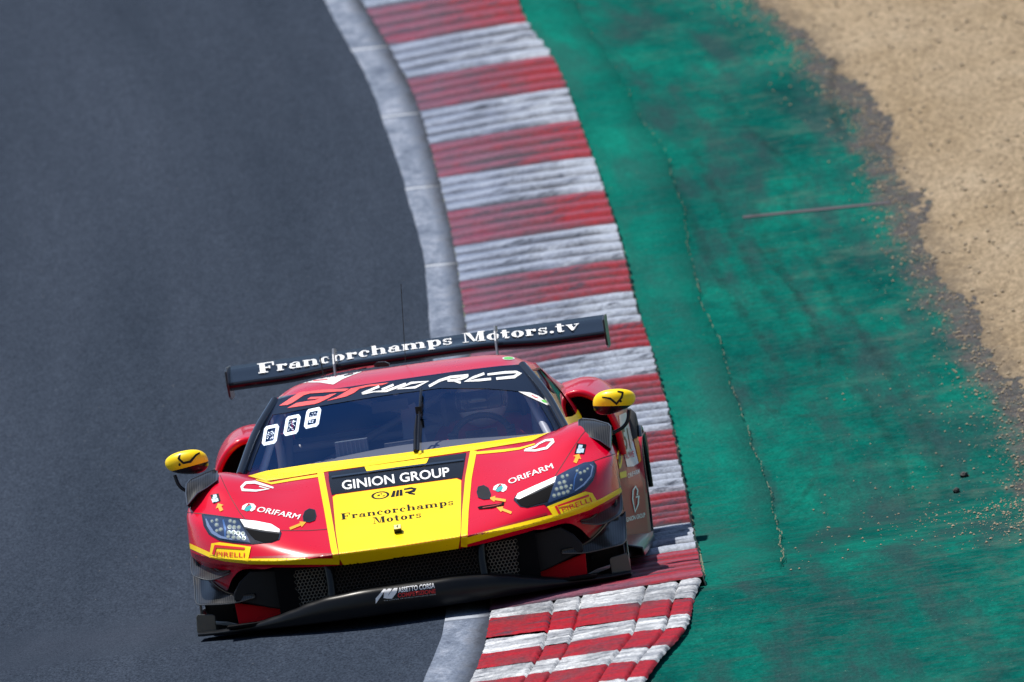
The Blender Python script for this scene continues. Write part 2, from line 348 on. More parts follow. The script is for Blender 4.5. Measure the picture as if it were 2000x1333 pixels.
def B_green(nt, b, tc, pale=1.0):
    vec, d, yv = track_coords(nt)
    band = noise_at(nt, vec, 1, .12, 3.2, 7, .62); str_ = noise(nt, tc, .5, 1.25, 9, 10, .8, .2); big = noise_at(nt, vec, .9, .35, 1.3, 6, .65)
    fine = noise(nt, tc, 1, .45, 70, 5, .88); sp = noise(nt, tc, .6, .8, 38, 6, .8); med = noise(nt, tc, 1, .5, 18, 8, .8)
    c = ramp(nt, big, [(.32, (.002, .050, .048)), (.5, (.003, .098, .080)), (.7, (.006, .160, .120))])
    c = mixc(nt, .8, c, ramp(nt, med, [(.36, (.62, .68, .70)), (.6, (1.15, 1.12, 1.1))]), 'MULTIPLY')
    c = mixc(nt, ramp(nt, band, [(.46, (0, 0, 0)), (.62, (.85/pale**2,)*3)]), c, (.020, .052, .056))
    if pale > 1: c = mixc(nt, .5*(pale-1)/.3, c, (.010, .22, .165))
    near = mrange(nt, yv, 1.0, 11.0, .60, .22)
    sk = N(nt, 'ShaderNodeMath', operation='MULTIPLY'); nt.links.new(mrange(nt, str_, .50, .57, 0, 1), sk.inputs[0]); nt.links.new(mixc(nt, 1, near, mrange(nt, big, .38, .62, 1.0, .12), 'MULTIPLY'), sk.inputs[1])
    c = mixc(nt, sk.outputs[0], c, mixc(nt, med, (.014, .050, .050), (.06, .085, .08)))
    c = mixc(nt, ramp(nt, sp, [(.66, (0, 0, 0)), (.70, (.8, .8, .8))]), c, (.34, .42, .30))
    c = mixc(nt, .75, c, ramp(nt, fine, [(.33, (.5, .5, .5)), (.66, (1.4, 1.4, 1.4))]), 'MULTIPLY')
    # bare dark tarmac and dust where the paint ends
    dn = noise(nt, tc, 1, .3, 5, 8, .75)
    k = N(nt, 'ShaderNodeMath', operation='ADD'); nt.links.new(d, k.inputs[0]); nt.links.new(mrange(nt, dn, .25, .75, -.20, .20), k.inputs[1])
    grey = ramp(nt, mixc(nt, .5, fine, med), [(.38, (.028, .028, .031)), (.62, (.115, .11, .11))])
    c = mixc(nt, ramp(nt, mrange(nt, k.outputs[0], -.24, .10, 0, 1), [(.30, (0, 0, 0)), (.75, (1, 1, 1))]), c, grey)
    dust = noise(nt, tc, .6, .5, 5, 9, .8)
    k2 = N(nt, 'ShaderNodeMath', operation='MULTIPLY'); nt.links.new(mrange(nt, d, -1.1, .1, 0, .75), k2.inputs[0]); nt.links.new(mrange(nt, dust, .50, .68, 0, 1), k2.inputs[1])
    c = mixc(nt, k2.outputs[0], c, (.085, .125, .105))
    nt.links.new(c, b.inputs['Base Color']); b.inputs['Specular IOR Level'].default_value = .0; b.inputs['Roughness'].default_value = .75
    a = mixc(nt, .5, str_, fine); bumpn(nt, b, a, .8, .010)
def B_sand(nt, b, tc):
    a = noise(nt, tc, 1, .22, 34, 8, .85); g = noise(nt, tc, 1, .45, 1.6, 5, .6); f = noise(nt, tc, 1, 1, 90, 4, .8)
    ds = N(nt, 'ShaderNodeAttribute', attribute_name='dist').outputs['Fac']; en = noise(nt, tc, 1, .4, 9, 8, .8)
    c = ramp(nt, g, [(.3, (.47, .36, .235)), (.6, (.57, .45, .31)), (.8, (.62, .51, .37))])
    c = mixc(nt, .8, c, ramp(nt, a, [(.36, (.42, .40, .40)), (.5, (.98, .98, .98)), (.64, (1.55, 1.55, 1.55))]), 'MULTIPLY')
    c = mixc(nt, .6, c, ramp(nt, f, [(.3, (.62, .6, .6)), (.7, (1.3, 1.3, 1.3))]), 'MULTIPLY')
    ke = N(nt, 'ShaderNodeMath', operation='ADD'); nt.links.new(ds, ke.inputs[0]); nt.links.new(mrange(nt, en, .3, .7, -.16, .16), ke.inputs[1])
    c = mixc(nt, ramp(nt, mrange(nt, ke.outputs[0], -.05, .28, 0, 1), [(.1, (.75, .75, .75)), (.8, (0, 0, 0))]), c, (.15, .13, .11))
    nt.links.new(c, b.inputs['Base Color']); b.inputs['Specular IOR Level'].default_value = .0; b.inputs['Roughness'].default_value = .95; s = mixc(nt, .5, a, f); bumpn(nt, b, s, 1, .05)
ASPH = ground_mat('asphalt', 0, B_asphalt); GUT = ground_mat('worn white concrete edge', 0, B_gutter)
KR = ground_mat('kerb red', 0, kerb_build((.34, .006, .016), (.18, .03, .06), (.13, .08, .12), .85, (.22, .09, .13), 1.0))
KW = ground_mat('kerb white', 0, kerb_build((.46, .51, .60), (.21, .25, .35), (.13, .16, .23), .75, (.30, .34, .43), 1.0))
KRF = ground_mat('block red', 0, kerb_build((.38, .010, .022), (.24, .02, .03), (.10, .05, .06), .2))
KWF = ground_mat('block white', 0, kerb_build((.68, .70, .73), (.30, .32, .36), (.14, .15, .17), .3))
SIDEK = mat('raw concrete edge', (.30, .26, .19), .9, var=.5, vscale=20)
GREENUP = ground_mat('fresh green paint beside the kerb', 0, lambda nt, b, tc: B_green(nt, b, tc, 1.12)); GREEN = ground_mat('green painted run-off', 0, B_green); SAND = ground_mat('dry gravelly sand', 0, B_sand)
def attr(o, name, f):
    me = o.data; a = me.attributes.new(name, 'FLOAT', 'POINT')
    a.data.foreach_set('value', [f(v.co) for v in me.vertices])
far = Y(-30, 90, 2.0)
yy = sorted(set([round(y, 3) for y in Y(-6, 33, .1)]))
# base sheet far out to the horizon
o = strip('ground', Y(-39, 290, 3), [lambda y, X=X: (X, -.14) for X in (-300, -60, -12, 0, 12, 60, 300)], SAND)
o = strip('ground_near_camera', [-400+i*10 for i in range(37)], [lambda y, X=X: (X, -.14) for X in (-300, 0, 300)], SAND); o.name = 'ground'
strip('asphalt_track', yy, [lambda y: (-14, 0), lambda y: (-6, 0), lambda y: (-3, 0), lambda y: (interp(gutL, y)+.02, 0)], ASPH)
attr(bpy.data.objects['asphalt_track'], 'dist', lambda p: p.x-interp(gutL, p.y))
def gx(y, t): return interp(gutL, y)*(1-t)+(interp(kerbL, y)+.015)*t
o = strip('painted_gutter', yy, [lambda y, t=t: (gx(y, t)+(0 if t else wob(y, .0025, 2)), .006-.010*t if t else .004) for t in (0, .25, .5, .75, 1)], GUT)
attr(o, 'across', lambda p: (p.x-interp(gutL, p.y))/max(.05, interp(kerbL, p.y)-interp(gutL, p.y)))
# ---- rear kerb: serrated, painted in red and white blocks
_ly = [24.877, 23.171, 21.686, 20.315, 18.96, 17.63, 16.347, 15.034, 13.784, 12.62]
_ry = [p[1] for p in TRACED['kerbR']]
RB = [29.5, 27.9, 26.1]+_ry                       # boundaries on the outer side
LB = [30.6, 28.6, 26.6]+_ly+[11.5, 10.65, 9.75, 8.8, 7.9, 6.9, 5.95, 4.95, 2.55, .08]   # on the track side
def kh(y): t = max(0, min(1, (y-1.6)/1.6)) if y > .5 else max(0, min(1, (-.1-y)/1.4)); return .28+.72*t*t*(3-2*t)
def kerb_profile(t, lo, hi):                    # height across the kerb
    return lo+(hi-lo)*min(1, t*1.15)
vs, fs, mi = [], [], []
NX = 26
rng = random.Random(3); WEAR = []; GROOVE = []
for k in range(len(RB)-1):
    nr = 4 if k < 14 else (4 if k < 17 else 5); per = 8; rows = nr*per
    for i in range(rows+1):
        ri, rp = divmod(i, per); ph = (0, .22, .44, .64, .80, .88, .93, .98)[rp]; f = (ri+ph)/nr
        for j in range(NX+1):
            t = j/NX
            ya = LB[k]+(LB[k+1]-LB[k])*f; yb = RB[k]+(RB[k+1]-RB[k])*f; y = ya+(yb-ya)*t
            x = interp(kerbL, y)*(1-t)+interp(kerbR, y)*t
            saw = (ph/.86 if ph < .86 else max(0, (1-(ph-.86)/.13)))
            wear = .25+.75*min(1, t*2.2)
            z = h(y)+kh(y)*(kerb_profile(t, .004, .040)+saw*.034*wear)+.002+rng.uniform(-.0012, .0012)
            if j in (0, NX): x += rng.uniform(-.006, .006)
            vs.append((x, y, z)); GROOVE.append(1.0 if rp in (0, 7) else (.45 if rp == 6 else 0)); WEAR.append(.9*max(0, min(1, saw*1.6-.5)) if ph <= .88 else 0)
    b0 = len(vs)-(rows+1)*(NX+1)
    for i in range(rows):
        for j in range(NX):
            a = b0+i*(NX+1)+j; fs.append((a, a+NX+1, a+NX+2, a+1)); mi.append(k % 2)
    # outer face of the kerb
    s0 = len(vs)
    for i in range(rows+1):
        p = vs[b0+i*(NX+1)+NX]; vs.append((p[0], p[1], p[2])); vs.append((p[0]+.012, p[1], h(p[1])-.06)); WEAR += [0, 0]; GROOVE += [0, 0]
    for i in range(rows): fs.append((s0+2*i, s0+2*i+2, s0+2*i+3, s0+2*i+1)); mi.append(2)
KOFF = 1
o = mesh('kerb', vs, fs, [KR, KW, SIDEK], None, True, [((m+KOFF) % 2 if m < 2 else 2) for m in mi]); tag(o, kind='structure')
a_ = o.data.attributes.new('wear', 'FLOAT', 'POINT'); a_.data.foreach_set('value', WEAR)
a_ = o.data.attributes.new('groove', 'FLOAT', 'POINT'); a_.data.foreach_set('value', GROOVE)
attr(o, 'across', lambda p: max(0, min(1, (p.x-interp(kerbL, p.y))/max(.1, interp(kerbR, p.y)-interp(kerbL, p.y)))))
# ---- front kerb: five columns of small blocks with open joints
FL = [.05, -.164, -.695, -1.126, -1.515, -1.843, -2.4, -3.0, -3.5, -4.0, -4.5]
FR = [.10, -.451, -.966, -1.357, -1.794, -2.142, -2.55, -3.05, -3.5, -4.0, -4.5]
cols_t = [0, .305, .435, .74, .895, 1.0]
vs, fs, mi = [], [], []
for k in range(len(FL)-1):
    for c in range(5):
        t0, t1 = cols_t[c], cols_t[c+1]; nx = 12; ny = 14 if k == 0 else 12
        b0 = len(vs); dz = rng.uniform(-.003, .003); sk = rng.uniform(-.02, .02)
        for i in range(ny+1):
            f = i/ny
            for j in range(nx+1):
                s = (0, .04, .09, .16, .28, .42, .5, .58, .72, .84, .91, .96, 1)[j]; t = t0+(t1-t0)*s
                ya = FL[k]+(FL[k+1]-FL[k])*f; yb = FR[k]+(FR[k+1]-FR[k])*f; y = ya+(yb-ya)*t+sk*.3
                x0, x1 = interp(kerbL, y), interp(kfR, y); x = x0+(x1-x0)*t
                edge = min(s, 1-s)*(t1-t0)*.93; ez = -.016*max(0, 1-edge/.011)
                x += (rng.uniform(-.004, .004) if j in (0, nx) else 0)
                ridge = (.0035*math.sin(f*5*2*math.pi+sk*40) if c in (0, 2) else .001)
                z = h(y)+.004+.034*kh(y)*min(1, t*1.3)+ez+dz+ridge+rng.uniform(-.0016, .0016)
                vs.append((x, y, z))
        for i in range(ny):
            for j in range(nx):
                a = b0+i*(nx+1)+j; fs.append((a, a+nx+1, a+nx+2, a+1)); mi.append(k % 2)
o = mesh('kerb', vs, fs, [KWF, KRF], None, True, mi); tag(o, kind='structure')
strip('kerb_bed', Y(-5, 34, .2), [lambda y: (interp(kerbL, y)-.0, -.02), lambda y: ((interp(kerbR, y) if y > .1 else interp(kfR, y))-.01, -.02)], SIDEK)
# ---- green run-off in two lifts of paint, then sand
def kr(y): return (interp(kerbR, y) if y > .12 else interp(kfR, y))
def stepx(y): return interp(stepL, y)+wob(y*1.6, .007, 4)
def gr(y): return interp(greenR, y)
def up_z(y): t = max(0, min(1, (.7-y)/.6)); return -.004-.0265*t*t*(3-2*t)
ystep = [y for y in yy if y >= .1]
o = strip('green_runoff', ystep, [lambda y: (kr(y)-.03, up_z(y)), lambda y: ((kr(y)+stepx(y))/2, up_z(y)), lambda y: (stepx(y)-.012, up_z(y)), lambda y: (stepx(y), -.034)], GREENUP)
attr(o, 'dist', lambda p: p.x-gr(p.y))
FR_ = mat('crumbled edge', (.15, .17, .11), .9, var=.5, vscale=30)
fy = [.3+i*.03 for i in range(1080)]; fr = random.Random(5)
vs, fs = [], []
def fringe(xf, zf, w_, dens):
    for y in fy:
        if fr.random() < dens*max(.15, min(1, (20-y)/8)):
            x = xf(y)+fr.uniform(-.004, .004); z = h(y)+zf; a = w_*fr.uniform(.4, 1.3); n = len(vs); l_ = fr.uniform(.015, .03)
            vs.extend([(x-a, y-l_, z-.004), (x+a, y-l_, z-.004), (x+a*.8, y+l_, z-.004), (x-a*.8, y+l_, z-.004), (x, y, z+.004)])
            fs.extend([(n, n+1, n+4), (n+1, n+2, n+4), (n+2, n+3, n+4), (n+3, n, n+4)])
fringe(lambda y: stepx(y)-.003, 0, .0022, .38); fringe(lambda y: kr(y)+.012, .0, .004, .5); fringe(lambda y: interp(kerbL, y)+.003, .006, .005, .6)
o = mesh('crumbs', vs, fs, FR_, None, False); tag(o, 'crumbled pale grit along the edges of the kerb and the paint', 'grit', kind='stuff')
def lower(y, t):
    x0 = (stepx(y) if y >= .1 else kr(y)+.0)-.03; x1 = gr(y)+.9
    z = -.030 if y >= .1 else -.030+.028*min(1, (.1-y)/.5)*(1)
    return (x0+(x1-x0)*t, z)
o = strip('green_runoff', sorted(set(yy+[.1, .09])), [lambda y, t=t: lower(y, t) for t in [i/14 for i in range(15)]], GREEN)
attr(o, 'dist', lambda p: p.x-gr(p.y))
from mathutils import noise as MN
def sand_z(x, y):
    d = x-gr(y)-.07; n = MN.noise(Vector((x*2.2, y*.5, 0)))*.016+MN.noise(Vector((x*9, y*1.6, 3)))*.010+MN.noise(Vector((x*28, y*6, 9)))*.010+MN.noise(Vector((x*60, y*14, 2)))*.006
    return -.034+max(-.02, min(.055, d*.13))+n
G = []
for y in sorted(set(round(v, 3) for v in Y(-7, 33, .055))):
    x0 = gr(y)-.35; row = []
    for i in range(76):
        t = i/75; x = x0+2.6*t**1.15+(0 if t < .99 else 9); row.append(Vector((x, y, h(y)+sand_z(x, y))))
    G.append(row)
o = tag(grid('sand', G, SAND), kind='structure'); attr(o, 'dist', lambda p: p.x-gr(p.y))
for q in bpy.data.objects:
    if q.name.startswith('ground'): attr(q, 'dist', lambda p: 5.0)
# drain slot in the run-off and its dark filler
o = mesh('drain_slot', [(1.37, 14.79, h(14.79)-.026), (1.37, 14.87, h(14.87)-.026), (2.16, 14.65, h(14.65)-.026), (2.16, 14.56, h(14.56)-.026)], [(0, 3, 2, 1)], mat('dark slot', (.05, .045, .055), .8, var=.4), None, False); tag(o, kind='structure')
# rubbered tyre tracks across the paint
SKID = bpy.data.materials.new('tyre track'); SKID.use_nodes = True; _n = SKID.node_tree; _b = _n.nodes['Principled BSDF']
_b.inputs['Base Color'].default_value = (.018, .030, .032, 1); _b.inputs['Roughness'].default_value = .9; _b.inputs['Specular IOR Level'].default_value = 0
_tc = N(_n, 'ShaderNodeTexCoord'); _v = noise(_n, _tc, 1, .6, 7, 8, .8); _at = N(_n, 'ShaderNodeAttribute', attribute_name='edge')
_m = N(_n, 'ShaderNodeMath', operation='MULTIPLY'); _n.links.new(mrange(_n, _v, .42, .66, .0, .34), _m.inputs[0]); _n.links.new(_at.outputs['Fac'], _m.inputs[1]); _n.links.new(_m.outputs[0], _b.inputs['Alpha'])
for off, y0, y1, dr in ((-.42, 4.5, 17, .012), (-.60, 4.2, 16, .012), (-.95, 9, 19, .02), (-.78, 9.5, 18, .02)):
    SKIDS.append(([(gr(y)+off-dr*(y-y0), y) for y in [y0+(y1-y0)*i/5 for i in range(6)]], .035))
for pts, w_ in SKIDS:
    c = catmull([(x, y, 0) for x, y in pts], 14); G = []
    for i, p in enumerate(c):
        t = (c[min(i+1, len(c)-1)]-c[max(0, i-1)]).normalized(); n = Vector((t.y, -t.x, 0))
        G.append([Vector((p.x+n.x*w_*k, p.y+n.y*w_*k, h(p.y+n.y*w_*k)-.0245+.0002*len(SKIDS))) for k in (-1, -.5, 0, .5, 1)])
    o = grid('tyre_track', G, SKID); tag(o, kind='structure')
    e = [f for i in range(len(c)) for f in [min(1, i/8, (len(c)-1-i)/8)*k for k in (0, .8, 1, .8, 0)]]
    a_ = o.data.attributes.new('edge', 'FLOAT', 'POINT'); a_.data.foreach_set('value', e)
# pebbles thrown over the paint
PEB = mat('pebble', (.30, .24, .165), .85, var=.5, vscale=3)
vs, fs = [], []
r2 = random.Random(11)
def pebble(x, y, r):
    n = len(vs); z = h(y)-.028+r*.35; a = r2.uniform(0, 6)
    for dx, dy, dz in ((1, 0, 0), (.3, .9, 0), (-.8, .5, 0), (-.7, -.7, 0), (.4, -.9, 0), (0, 0, .8), (0, 0, -.6)):
        c, s = math.cos(a), math.sin(a); k = r2.uniform(.75, 1.2)*r
        vs.append((x+(dx*c-dy*s)*k, y+(dx*s+dy*c)*k*1.2, z+dz*k))
    for i in range(5): fs.append((n+i, n+(i+1) % 5, n+5)); fs.append((n+(i+1) % 5, n+i, n+6))
for i in range(1700):
    y = r2.uniform(-4.5, 9) if r2.random() < .62 else r2.uniform(3, 26)
    spread = .14 if y > 9 else (.22 if y > 6 else .50)
    x = gr(y)+.1-abs(r2.gauss(0, spread*(1 if r2.random() < .7 else 1.9)))
    if x > kr(max(y, -5))+.06 and (y < .1 or x > stepx(y)+.02): pebble(x, y, r2.choice((.002, .0025, .003, .004, .005, .007)))
for i in range(5200):
    y = r2.uniform(-3, 26); x = gr(y)+r2.gauss(.02, .10 if y > 4 else .2)
    if x > kr(max(y, -5))+.2: pebble(x, y, r2.choice((.002, .003, .004, .005, .009)))
for i in range(2600):
    y = r2.uniform(-5, 30); x = gr(y)+r2.uniform(-.05, 2.0); n0 = len(vs); pebble(x, y, r2.choice((.005, .007, .009, .014)))
    dz = sand_z(x, y)+.03
    for q in range(n0, len(vs)): vs[q] = (vs[q][0], vs[q][1], vs[q][2]+dz)
o = mesh('pebbles', vs, fs, PEB, None, False); tag(o, 'loose pale pebbles scattered over the edge of the green run-off', 'gravel', kind='stuff')
# lumps of black rubber
def lump(x, y, sx, label):
    b = bmesh.new(); bmesh.ops.create_icosphere(b, subdivisions=3, radius=1)
    for v in b.verts:
        k = 1+.45*MN.noise(v.co*1.7+Vector((x*9, y, 0)))+.2*MN.noise(v.co*4); v.co = Vector((v.co.x*sx*k, v.co.y*.03*k, v.co.z*.012*k+.010))
    me = bpy.data.meshes.new('rubber_lump'); b.to_mesh(me); b.free()
    o = link('rubber_lump', me, RUB); o.location = (x, y, h(y)-.03); tag(o, label, 'rubber debris')
lump(2.449, 5.105, .016, 'small black rubber lump lying nearest the car on the green run-off')
lump(2.490, 5.533, .020, 'flat black rubber scrap lying just beyond the other lump on green paint')

# ---------------------------------------------------------------- race car
car = empty('race_car'); tag(car, 'red and yellow racing car with full width black rear wing cornering over the kerb', 'racing car')
ROWS = [
 [(0,.20,.268),(.30,.21,.270),(.52,.26,.290),(.68,.35,.313),(.82,.48,.336),(.93,.64,.358),(.985,.78,.383),(1.0,.92,.400)],
 [(0,.14,.318),(.30,.15,.322),(.52,.21,.323),(.68,.31,.340),(.82,.45,.363),(.93,.61,.387),(.985,.76,.408),(1.0,.90,.425)],
 [(0,.22,.35),(.30,.23,.355),(.52,.28,.385),(.68,.38,.42),(.82,.50,.45),(.925,.64,.47),(.98,.78,.49),(.998,.92,.50)],
 [(0,.42,.425),(.30,.43,.43),(.53,.44,.46),(.69,.50,.49),(.82,.58,.52),(.92,.70,.54),(.975,.82,.555),(.995,.94,.56)],
 [(0,.66,.515),(.30,.67,.52),(.54,.66,.54),(.70,.70,.57),(.82,.78,.60),(.915,.86,.61),(.965,.94,.61),(.985,1.02,.60)],
 [(0,.90,.60),(.30,.90,.605),(.54,.88,.605),(.71,.90,.645),(.83,.95,.68),(.91,1.0,.675),(.955,1.06,.655),(.975,1.12,.62)],
 [(0,1.10,.66),(.30,1.10,.665),(.54,1.08,.655),(.71,1.10,.695),(.83,1.15,.725),(.905,1.2,.715),(.95,1.22,.68),(.97,1.26,.63)],
 [(0,1.24,.688),(.30,1.27,.688),(.54,1.36,.680),(.71,1.46,.698),(.82,1.45,.725),(.89,1.45,.71),(.935,1.45,.67),(.955,1.45,.60)],
 [(0,1.75,.64),(.3,1.75,.64),(.54,1.75,.645),(.71,1.75,.675),(.80,1.75,.68),(.87,1.75,.65),(.91,1.75,.61),(.93,1.75,.55)],
 [(0,2.4,.70),(.3,2.4,.70),(.54,2.4,.69),(.71,2.4,.68),(.80,2.4,.665),(.86,2.4,.63),(.90,2.4,.58),(.93,2.4,.52)],
 [(0,3.0,.74),(.3,3.0,.74),(.54,3.0,.72),(.70,3.0,.70),(.78,3.0,.68),(.86,3.0,.62),(.92,3.0,.56),(.95,3.0,.50)],
 [(0,3.6,.80),(.3,3.6,.80),(.54,3.6,.79),(.71,3.6,.79),(.80,3.6,.80),(.88,3.6,.74),(.94,3.6,.66),(.98,3.6,.56)],
 [(0,4.2,.80),(.3,4.2,.80),(.54,4.2,.79),(.71,4.2,.79),(.80,4.2,.79),(.88,4.2,.73),(.94,4.2,.66),(.98,4.2,.56)],
 [(0,4.6,.76),(.3,4.6,.76),(.54,4.59,.76),(.71,4.57,.76),(.80,4.55,.75),(.88,4.52,.71),(.94,4.48,.64),(.97,4.45,.55)],
 [(0,4.68,.45),(.3,4.68,.45),(.54,4.67,.45),(.71,4.65,.45),(.80,4.62,.45),(.88,4.58,.45),(.94,4.54,.45),(.96,4.50,.45)],
 [(0,4.60,.22),(.3,4.60,.22),(.54,4.6,.22),(.71,4.58,.22),(.80,4.56,.22),(.88,4.52,.22),(.93,4.50,.22),(.95,4.48,.22)]]
NU, NV = 9, 7
# crease of the nose: keep the first band straight, smooth the rest
G1 = net(ROWS[:2]+[ROWS[1]], NU, NV)[:NU+1]
G1 = [[a.lerp(b, i/NU) for a, b in zip(catmull(ROWS[0], NV), catmull(ROWS[1], NV))] for i in range(NU+1)]
G2 = net(ROWS[1:], NU, NV)
HALF = G1+G2[1:]
def cabin(c): return abs(c.x) < .69 and 1.62 < c.y < 3.25
body = grid('body', mir(HALF), RED, car, skin=True, drop=cabin, flip=True)
b = bmesh.new(); b.from_mesh(body.data)
for e in b.edges:
    if len(e.link_faces) == 2 and e.calc_face_angle(0) > rad(32): e.smooth = False
b.to_mesh(body.data); b.free()
# ---- bumper corners (lower red parts beside the intakes)
top = [(.60,.31,.300),(.75,.41,.324),(.85,.52,.341),(.93,.64,.358),(.985,.78,.383),(1.0,.92,.400)]
midr = [(.62,.325,.298),(.76,.43,.316),(.83,.53,.32),(.885,.64,.30),(.93,.77,.30),(.955,.92,.31)]
bot = [(.64,.34,.296),(.745,.43,.305),(.80,.50,.272),(.835,.57,.22),(.87,.68,.19),(.91,.82,.18)]
corner = grid('bumper_corner', net([top, midr, bot], 6, 6), RED, car, skin=True, both=True, flip=False)
# ---- side panels with wheel arches
L7 = [r[-1] for r in HALF if r[-1].y > .93]
L7 = [p for i, p in enumerate(L7) if i == 0 or p.y > L7[i-1].y+.001]
L7 = [p for p in L7 if p.y < 4.49 and p.z > .44]
def zb(y):
    z = .10
    for c, r, hh in ((1.15, .385, .30), (3.74, .385, .31)):
        if abs(y-c) < r: z = max(z, .29+hh*math.sqrt(1-((y-c)/r)**2))
    return z
def bulge(y):
    f = 0
    if y > 2.6: f = .065*min(1, (y-2.6)/.6)
    return f
def side_top(y):
    for a, c in zip(L7, L7[1:]):
        if a.y <= y <= c.y: return a.lerp(c, (y-a.y)/(c.y-a.y))
    return L7[0] if y < L7[0].y else L7[-1]
G = []
for y in Y(.94, 4.46, .02):
    p = side_top(y); z1 = min(zb(y), p.z-.01); row = []
    if y > 4.10: continue
    for i in range(13):
        t = i/12; z = p.z+(z1-p.z)*t
        row.append(Vector((p.x+bulge(y)*min(1, t*2.5)-.02*max(0, t-.6), y, z)))
    G.append(row)
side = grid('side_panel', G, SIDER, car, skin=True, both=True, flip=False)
G = [[Vector((x*s, y, z)) for x, z in ((.93, .13), (1.03, .10), (1.035, .065), (.90, .06))] for s in (1,) for y in Y(1.62, 3.42, .1)]
grid('side_skirt', G, CARB, car, both=True, thick=.008)
# arch lips
def arc(cy, r0, hh, x, n=24): return [Vector((x, cy-r0*math.cos(math.pi*i/n), .29+hh*math.sin(math.pi*i/n))) for i in range(n+1)]
for s in (1, -1):
    for cy, x in ((1.15, .965), (3.74, 1.03)):
        tube('arch_lip', [Vector((s*p.x, p.y, p.z)) for p in arc(cy, .385, .30, x)], .012, BLK, car, 8)
# inner liners so that nothing shows through
merged('floor_pan', [box((0, 2.5, .12), (1.66, 3.7, .02)), box((0, .80, .30), (1.3, .02, .36)), box((.70, 1.20, .36), (.02, .7, .46)), box((-.70, 1.20, .36), (.02, .7, .46)),
   box((0, 1.56, .38), (1.86, .02, .44)), box((.70, 2.3, .40), (.02, 1.4, .54)), box((-.70, 2.3, .40), (.02, 1.4, .54)), box((0, 3.25, .42), (1.7, .02, .58)), box((0, 4.2, .4), (1.5, .02, .5))], VOIDB, car, False)
# ---- wheels
def lathe(prof, seg=48):                     # profile (x, r) about the x axis
    vs = []; n = len(prof)
    for k in range(seg):
        a = 2*math.pi*k/seg; vs += [(x, r*math.cos(a), r*math.sin(a)) for x, r in prof]
    fs = []
    for k in range(seg):
        for j in range(n-1):
            a, b = k*n+j, ((k+1) % seg)*n+j; fs.append((a, b, b+1, a+1))
    return vs, fs
def wheel(x, y, r, wd):
    s = 1 if x > 0 else -1
    root = empty('wheel'); root.parent = car; root.location = (x, y, r+.0)
    hw = wd/2
    v, f = lathe([(-hw, r-.10), (-hw, r-.03), (-hw+.02, r-.006), (-hw+.05, r), (hw-.05, r), (hw-.02, r-.006), (hw, r-.03), (hw, r-.10)])
    mesh('tyre', v, f, RUB, root, angle=rad(40))
    parts = [lathe([(s*(hw-.10), .04), (s*(hw-.02), .06), (s*(hw-.03), .0)]), lathe([(s*(hw-.005), r-.10), (s*(hw-.03), r-.115), (s*(hw-.15), r-.12)])]
    for k in range(10):
        a = 2*math.pi*k/10; c, q = math.cos(a), math.sin(a)
        vv, ff = box((s*(hw-.045), 0, (r-.115)/2+.02), (.02, .028, r-.15))
        parts.append(([(p[0], p[1]*c-p[2]*q, p[1]*q+p[2]*c) for p in vv], ff))
    merged('rim', parts, BLK, root)
for s in (1, -1):
    wheel(s*.83, 1.15, .335, .28); wheel(s*.865, 3.74, .345, .31)
# ---- cabin: windscreen, roof, side glass
wb = [(0,1.235,.682),(.3,1.265,.682),(.55,1.385,.676),(.745,1.59,.69)]
wm = [(0,1.66,.872),(.29,1.68,.872),(.51,1.77,.868),(.672,1.89,.86)]
wt = [(0,2.08,1.020),(.26,2.09,1.019),(.46,2.12,1.015),(.575,2.17,1.006)]
GW = mir(net([wb, wm, wt], 9, 8))
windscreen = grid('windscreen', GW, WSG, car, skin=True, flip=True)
RR = [[(0,2.08,1.020),(.26,2.09,1.019),(.46,2.12,1.015),(.575,2.17,1.006)],
 [(0,2.3,1.052),(.26,2.3,1.051),(.47,2.31,1.042),(.592,2.33,.998)],
 [(0,2.6,1.068),(.26,2.6,1.066),(.48,2.6,1.050),(.61,2.6,.992)],
 [(0,3.0,1.048),(.26,3.0,1.047),(.47,3.0,1.028),(.61,3.0,.978)],
 [(0,3.5,1.02),(.26,3.5,1.015),(.45,3.5,.99),(.58,3.5,.93)],
 [(0,4.0,.92),(.26,4.0,.915),(.42,4.0,.89),(.54,4.0,.86)],
 [(0,4.45,.80),(.26,4.45,.80),(.42,4.45,.79),(.54,4.45,.78)]]
roof = grid('roof', mir(net(RR, 7, 7)), RED, car, skin=True, flip=True)
grid('headliner', [[Vector((p.x*.96, p.y+.02, p.z-.022)) for p in r] for r in mir(net(RR[:5], 4, 4))], VOIDB, car)
mesh('rear_bulkhead', *box((0, 3.42, .86), (1.16, .02, .22)), VOIDB, car, False)
def P3(a): return [Vector(p) for p in a]
st = catmull([(.578,2.17,1.006),(.594,2.33,.996),(.612,2.6,.990),(.612,3.0,.976),(.582,3.5,.928),(.542,4.0,.858)], 6)
sb = catmull([(.752,1.60,.70),(.775,1.85,.695),(.79,2.3,.685),(.79,2.9,.70),(.76,3.5,.78),(.60,4.0,.80)], 6)
def sideg(i0, i1, t0, t1, off=0): return [[a.lerp(b, t0+(t1-t0)*k/4)+Vector((math.sin(math.pi*(t0+(t1-t0)*k/4))*.02+off, 0, off*.5)) for k in range(5)] for a, b in zip(st[i0:i1], sb[i0:i1])]
